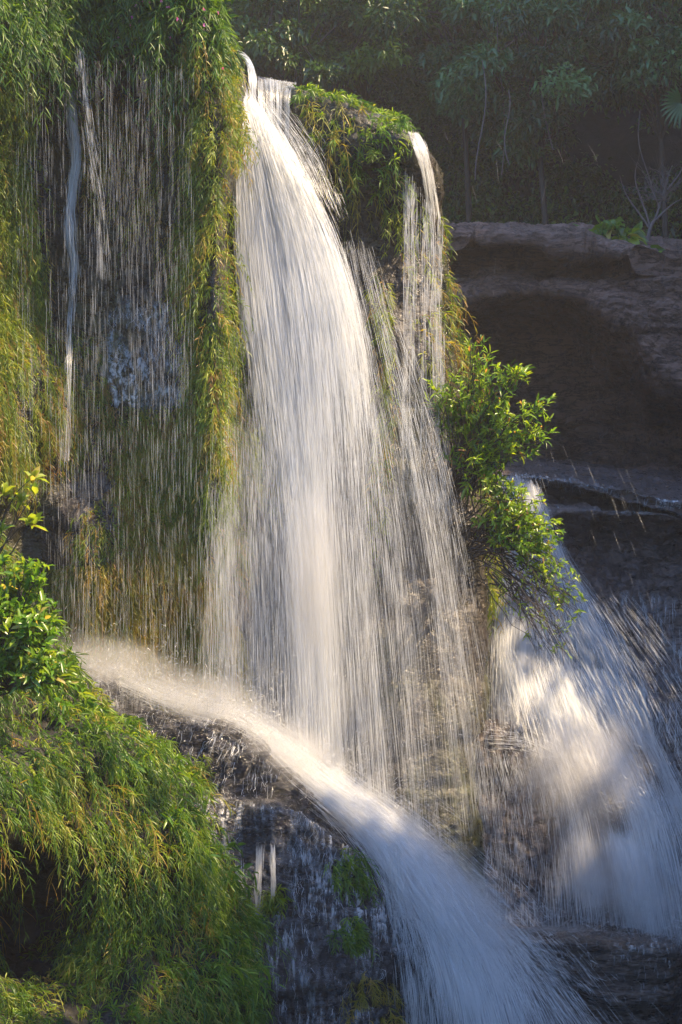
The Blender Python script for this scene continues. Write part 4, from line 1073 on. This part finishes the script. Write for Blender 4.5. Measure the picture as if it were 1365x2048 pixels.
def film_sheet(parent, G, mask, amount, seed, fu=60, ft=25, lift=.014, base=.3):
    px = 682.5 + G[..., 0] / (S * G[..., 1]); py = 1024 - G[..., 2] / (S * G[..., 1])
    m = mask(px, py, G)
    for _ in range(4): m = (m + np.roll(m, 1, 0) + np.roll(m, -1, 0) + np.roll(m, 1, 1) + np.roll(m, -1, 1)) / 5
    r = np.where(m.max(1) > .01)[0]; c = np.where(m.max(0) > .01)[0]
    sl_ = (slice(r[0], r[-1] + 1), slice(c[0], c[-1] + 1))
    N = grid_normals(G); N = np.where(N[..., 1:2] > .3, -N, N)
    W = (G + N * lift)[sl_]; m = m[sl_]
    n1 = fbm(W * 2.2, 3, seed)
    am = np.clip(amount * m * np.clip(base + 2.0 * n1, 0, 1.2), 0, 1)
    su = W[..., 0] * fu * .35 + .3 * n1 + seed; st = W[..., 2] * ft * .35
    g = grid_mesh('water_film', W, film_mat, {'su': su.ravel(), 'st': st.ravel(), 'amount': am.ravel()})
    return obj('water_film', g, parent)
m_splash = poly_mask([(360, 1440), (520, 1460), (560, 1560), (520, 1600), (400, 1590), (380, 1520)])
m_face = poly_mask([(390, 1590), (700, 1640), (800, 1800), (840, 2060), (520, 2060), (480, 1800)])
rf = fall('rock_film_glare', [cling(BL, 300, m_splash, 480, 6, .02, (.0007, .003)),
                   cling(BL, 500, lambda a, b, g: m_face(a, b, g) * (nz(.12, 4, 81)(g) + .02), 481, 6, .018, (.0006, .0020)),
                   cling(BL, 200, lambda a, b, g: (a > 140) * (a < 480) * (b > 1330) * (b < 1450), 482, 6, .03, (.0008, .002)),
                   cling(SB, 700, lambda a, b, g: (a > 940) * (a < 1365) * (b > 1200) * (b < 1860) * (nz(.05, 2, 82)(g) + .05), 483, 6, .04, (.001, .003)),
                   cling(SB, 900, lambda a, b, g: (a > 1040) * (a < 1400) * (b > 935) * (b < 1040) * (np.abs(b - np.interp(a, [1040, 1200, 1300, 1400], [945, 970, 1000, 1018])) < 14), 484, 6, .02, (.001, .003)),  # white threads painting the wet sheen along the ledge lip
                   cling(LR, 260, lambda a, b, g: (a > 1060) * (a < 1350) * (b > 1870) * (b < 2040), 485, 5, .015, (.0006, .0018)),
                   cling(CL, 350, lambda a, b, g: (a > 215) * (a < 378) * (b > 615) * (b < 805) * (nz(.0, 5, 83)(g) + .04), 486, 6, .014, (.0006, .0022))],  # white threads brighten the slab in place of sky glare
     'film of white water on the wet rock, partly painting its glare', 'film', 'water film')

film_sheet(rf, BL, m_splash, 1.0, 601, 60, 45, base=.8)
film_sheet(rf, BL, lambda a, b, g: m_face(a, b, g) * 1.0, .5, 602, 80, 16, base=.3)  # film whitens the wet face to give its bluish glare
film_sheet(rf, BL, lambda a, b, g: ((a > 150) & (a < 500) & (b > 1320) & (b < 1455)) * 1.0, .6, 603, 60, 60)
film_sheet(rf, SB, lambda a, b, g: ((a > 940) & (a < 1400) & (b > 1190) & (b < 1870)) * 1.0, .42, 604, 70, 12)
film_sheet(rf, SB, lambda a, b, g: ((a > 1030) & (a < 1420) & (np.abs(b - np.interp(a, [1040, 1200, 1300, 1400], [945, 972, 1004, 1020])) < 9)) * 1.0, .9, 605, 60, 60)  # white strip stands for the sheen on the wet lip
film_sheet(rf, SB, lambda a, b, g: ((a > 1090) & (a < 1400) & (np.abs(b - 1020) < 7)) * 1.0, .5, 606, 60, 60)
film_sheet(rf, CL, lambda a, b, g: ((a > 212) & (a < 380) & (b > 612) & (b < 812)) * 1.0, 1.0, 607, 45, 22, base=1.15)  # glare of the wet slab put in as white film
film_sheet(rf, LR, lambda a, b, g: ((a > 1040) & (a < 1350) & (b > 1862) & (b < 1900)) * 1.0, .6, 608, 60, 60)
# ------------------------------------------------------------------ mist and haze
mist_mat, nt, out = new_mat('mist')
tc = nt.nodes.new('ShaderNodeTexCoord')
ln = nt.nodes.new('ShaderNodeVectorMath'); ln.operation = 'LENGTH'
nt.links.new(tc.outputs['Object'], ln.inputs[0])
mr = nt.nodes.new('ShaderNodeMapRange'); mr.interpolation_type = 'SMOOTHSTEP'
mr.inputs['From Min'].default_value = 1; mr.inputs['From Max'].default_value = .1
mr.inputs['To Min'].default_value = 0; mr.inputs['To Max'].default_value = 1
nt.links.new(ln.outputs['Value'], mr.inputs['Value'])
nn_ = noise_node(nt, 1.6, 3, .6, tc.outputs['Object'], .4)
rr = ramp(nt, nn_.outputs[0], [(.3, (.15, .15, .15)), (.75, (1, 1, 1))])
mm = nt.nodes.new('ShaderNodeMath'); mm.operation = 'MULTIPLY'
nt.links.new(mr.outputs[0], mm.inputs[0]); nt.links.new(rr.outputs[0], mm.inputs[1])
m2 = nt.nodes.new('ShaderNodeMath'); m2.operation = 'MULTIPLY'; m2.inputs[1].default_value = 4.2
nt.links.new(mm.outputs[0], m2.inputs[0])
pv = nt.nodes.new('ShaderNodeVolumePrincipled'); pv.inputs['Color'].default_value = (.97, .97, .98, 1); pv.inputs['Anisotropy'].default_value = .3
nt.links.new(m2.outputs[0], pv.inputs['Density']); nt.links.new(pv.outputs[0], out.inputs['Volume'])
import bmesh
bm = bmesh.new(); bmesh.ops.create_icosphere(bm, subdivisions=2, radius=1.08)
mist_me = bpy.data.meshes.new('mist'); bm.to_mesh(mist_me); bm.free(); mist_me.materials.append(mist_mat)
for (px, py, Y, rx, ry, rz, tilt), lab in zip([
        (230, 1325, 14.7, .65, .5, .24, .22), (420, 1400, 14.6, .6, .5, .26, .3), (590, 1520, 14.4, .55, .5, .34, .55), (760, 1660, 14.3, .6, .45, .3, .6),
        (900, 1800, 13.9, .8, .5, .42, .8), (1170, 1540, 15.7, .6, .4, .7, 1.2), (1240, 1760, 15.5, .7, .4, .4, .6), (1150, 1875, 15.1, .5, .3, .12, .1), (630, 1160, 14.85, .30, .3, 1.0, 0)],  # the last one is added inside the fall to brighten its core
        ['bright mist over the ledge beside the bank', 'thin mist along the foot of the water curtain', 'bright mist where the main fall lands', 'mist above the bend of the lower stream',
         'bluish mist around the lower stream', 'mist in the middle of the side stream', 'bluish mist at the bottom of the side stream', 'low mist on the layered shelf', 'fine mist added inside the main fall to give it a glow']):
    o = obj('mist', mist_me, label=lab, cat='mist', kind='stuff')
    o.location = Vector(P(px, py, Y)); o.scale = (rx, ry, rz); o.rotation_euler = (0, tilt, 0)

HAZE = 0.0015
bmv = [(-46, -26, -7.5), (46, -26, -7.5), (46, 76, -7.5), (-46, 76, -7.5), (-46, -26, 34), (46, -26, 34), (46, 76, 34), (-46, 76, 34)]
bq = [(0, 3, 2, 1), (4, 5, 6, 7), (0, 1, 5, 4), (1, 2, 6, 5), (2, 3, 7, 6), (3, 0, 4, 7)]
hm = bpy.data.meshes.new('haze'); hm.from_pydata(bmv, [], bq); hm.update()
m, nt, out = new_mat('haze')
pv = nt.nodes.new('ShaderNodeVolumePrincipled'); pv.inputs['Color'].default_value = (.95, .93, .92, 1)
pv.inputs['Density'].default_value = HAZE; pv.inputs['Anisotropy'].default_value = .3
nt.links.new(pv.outputs[0], out.inputs['Volume'])
hm.materials.append(m)
obj('haze', hm, label='faint sunlit haze filling the gorge', cat='haze', kind='stuff')
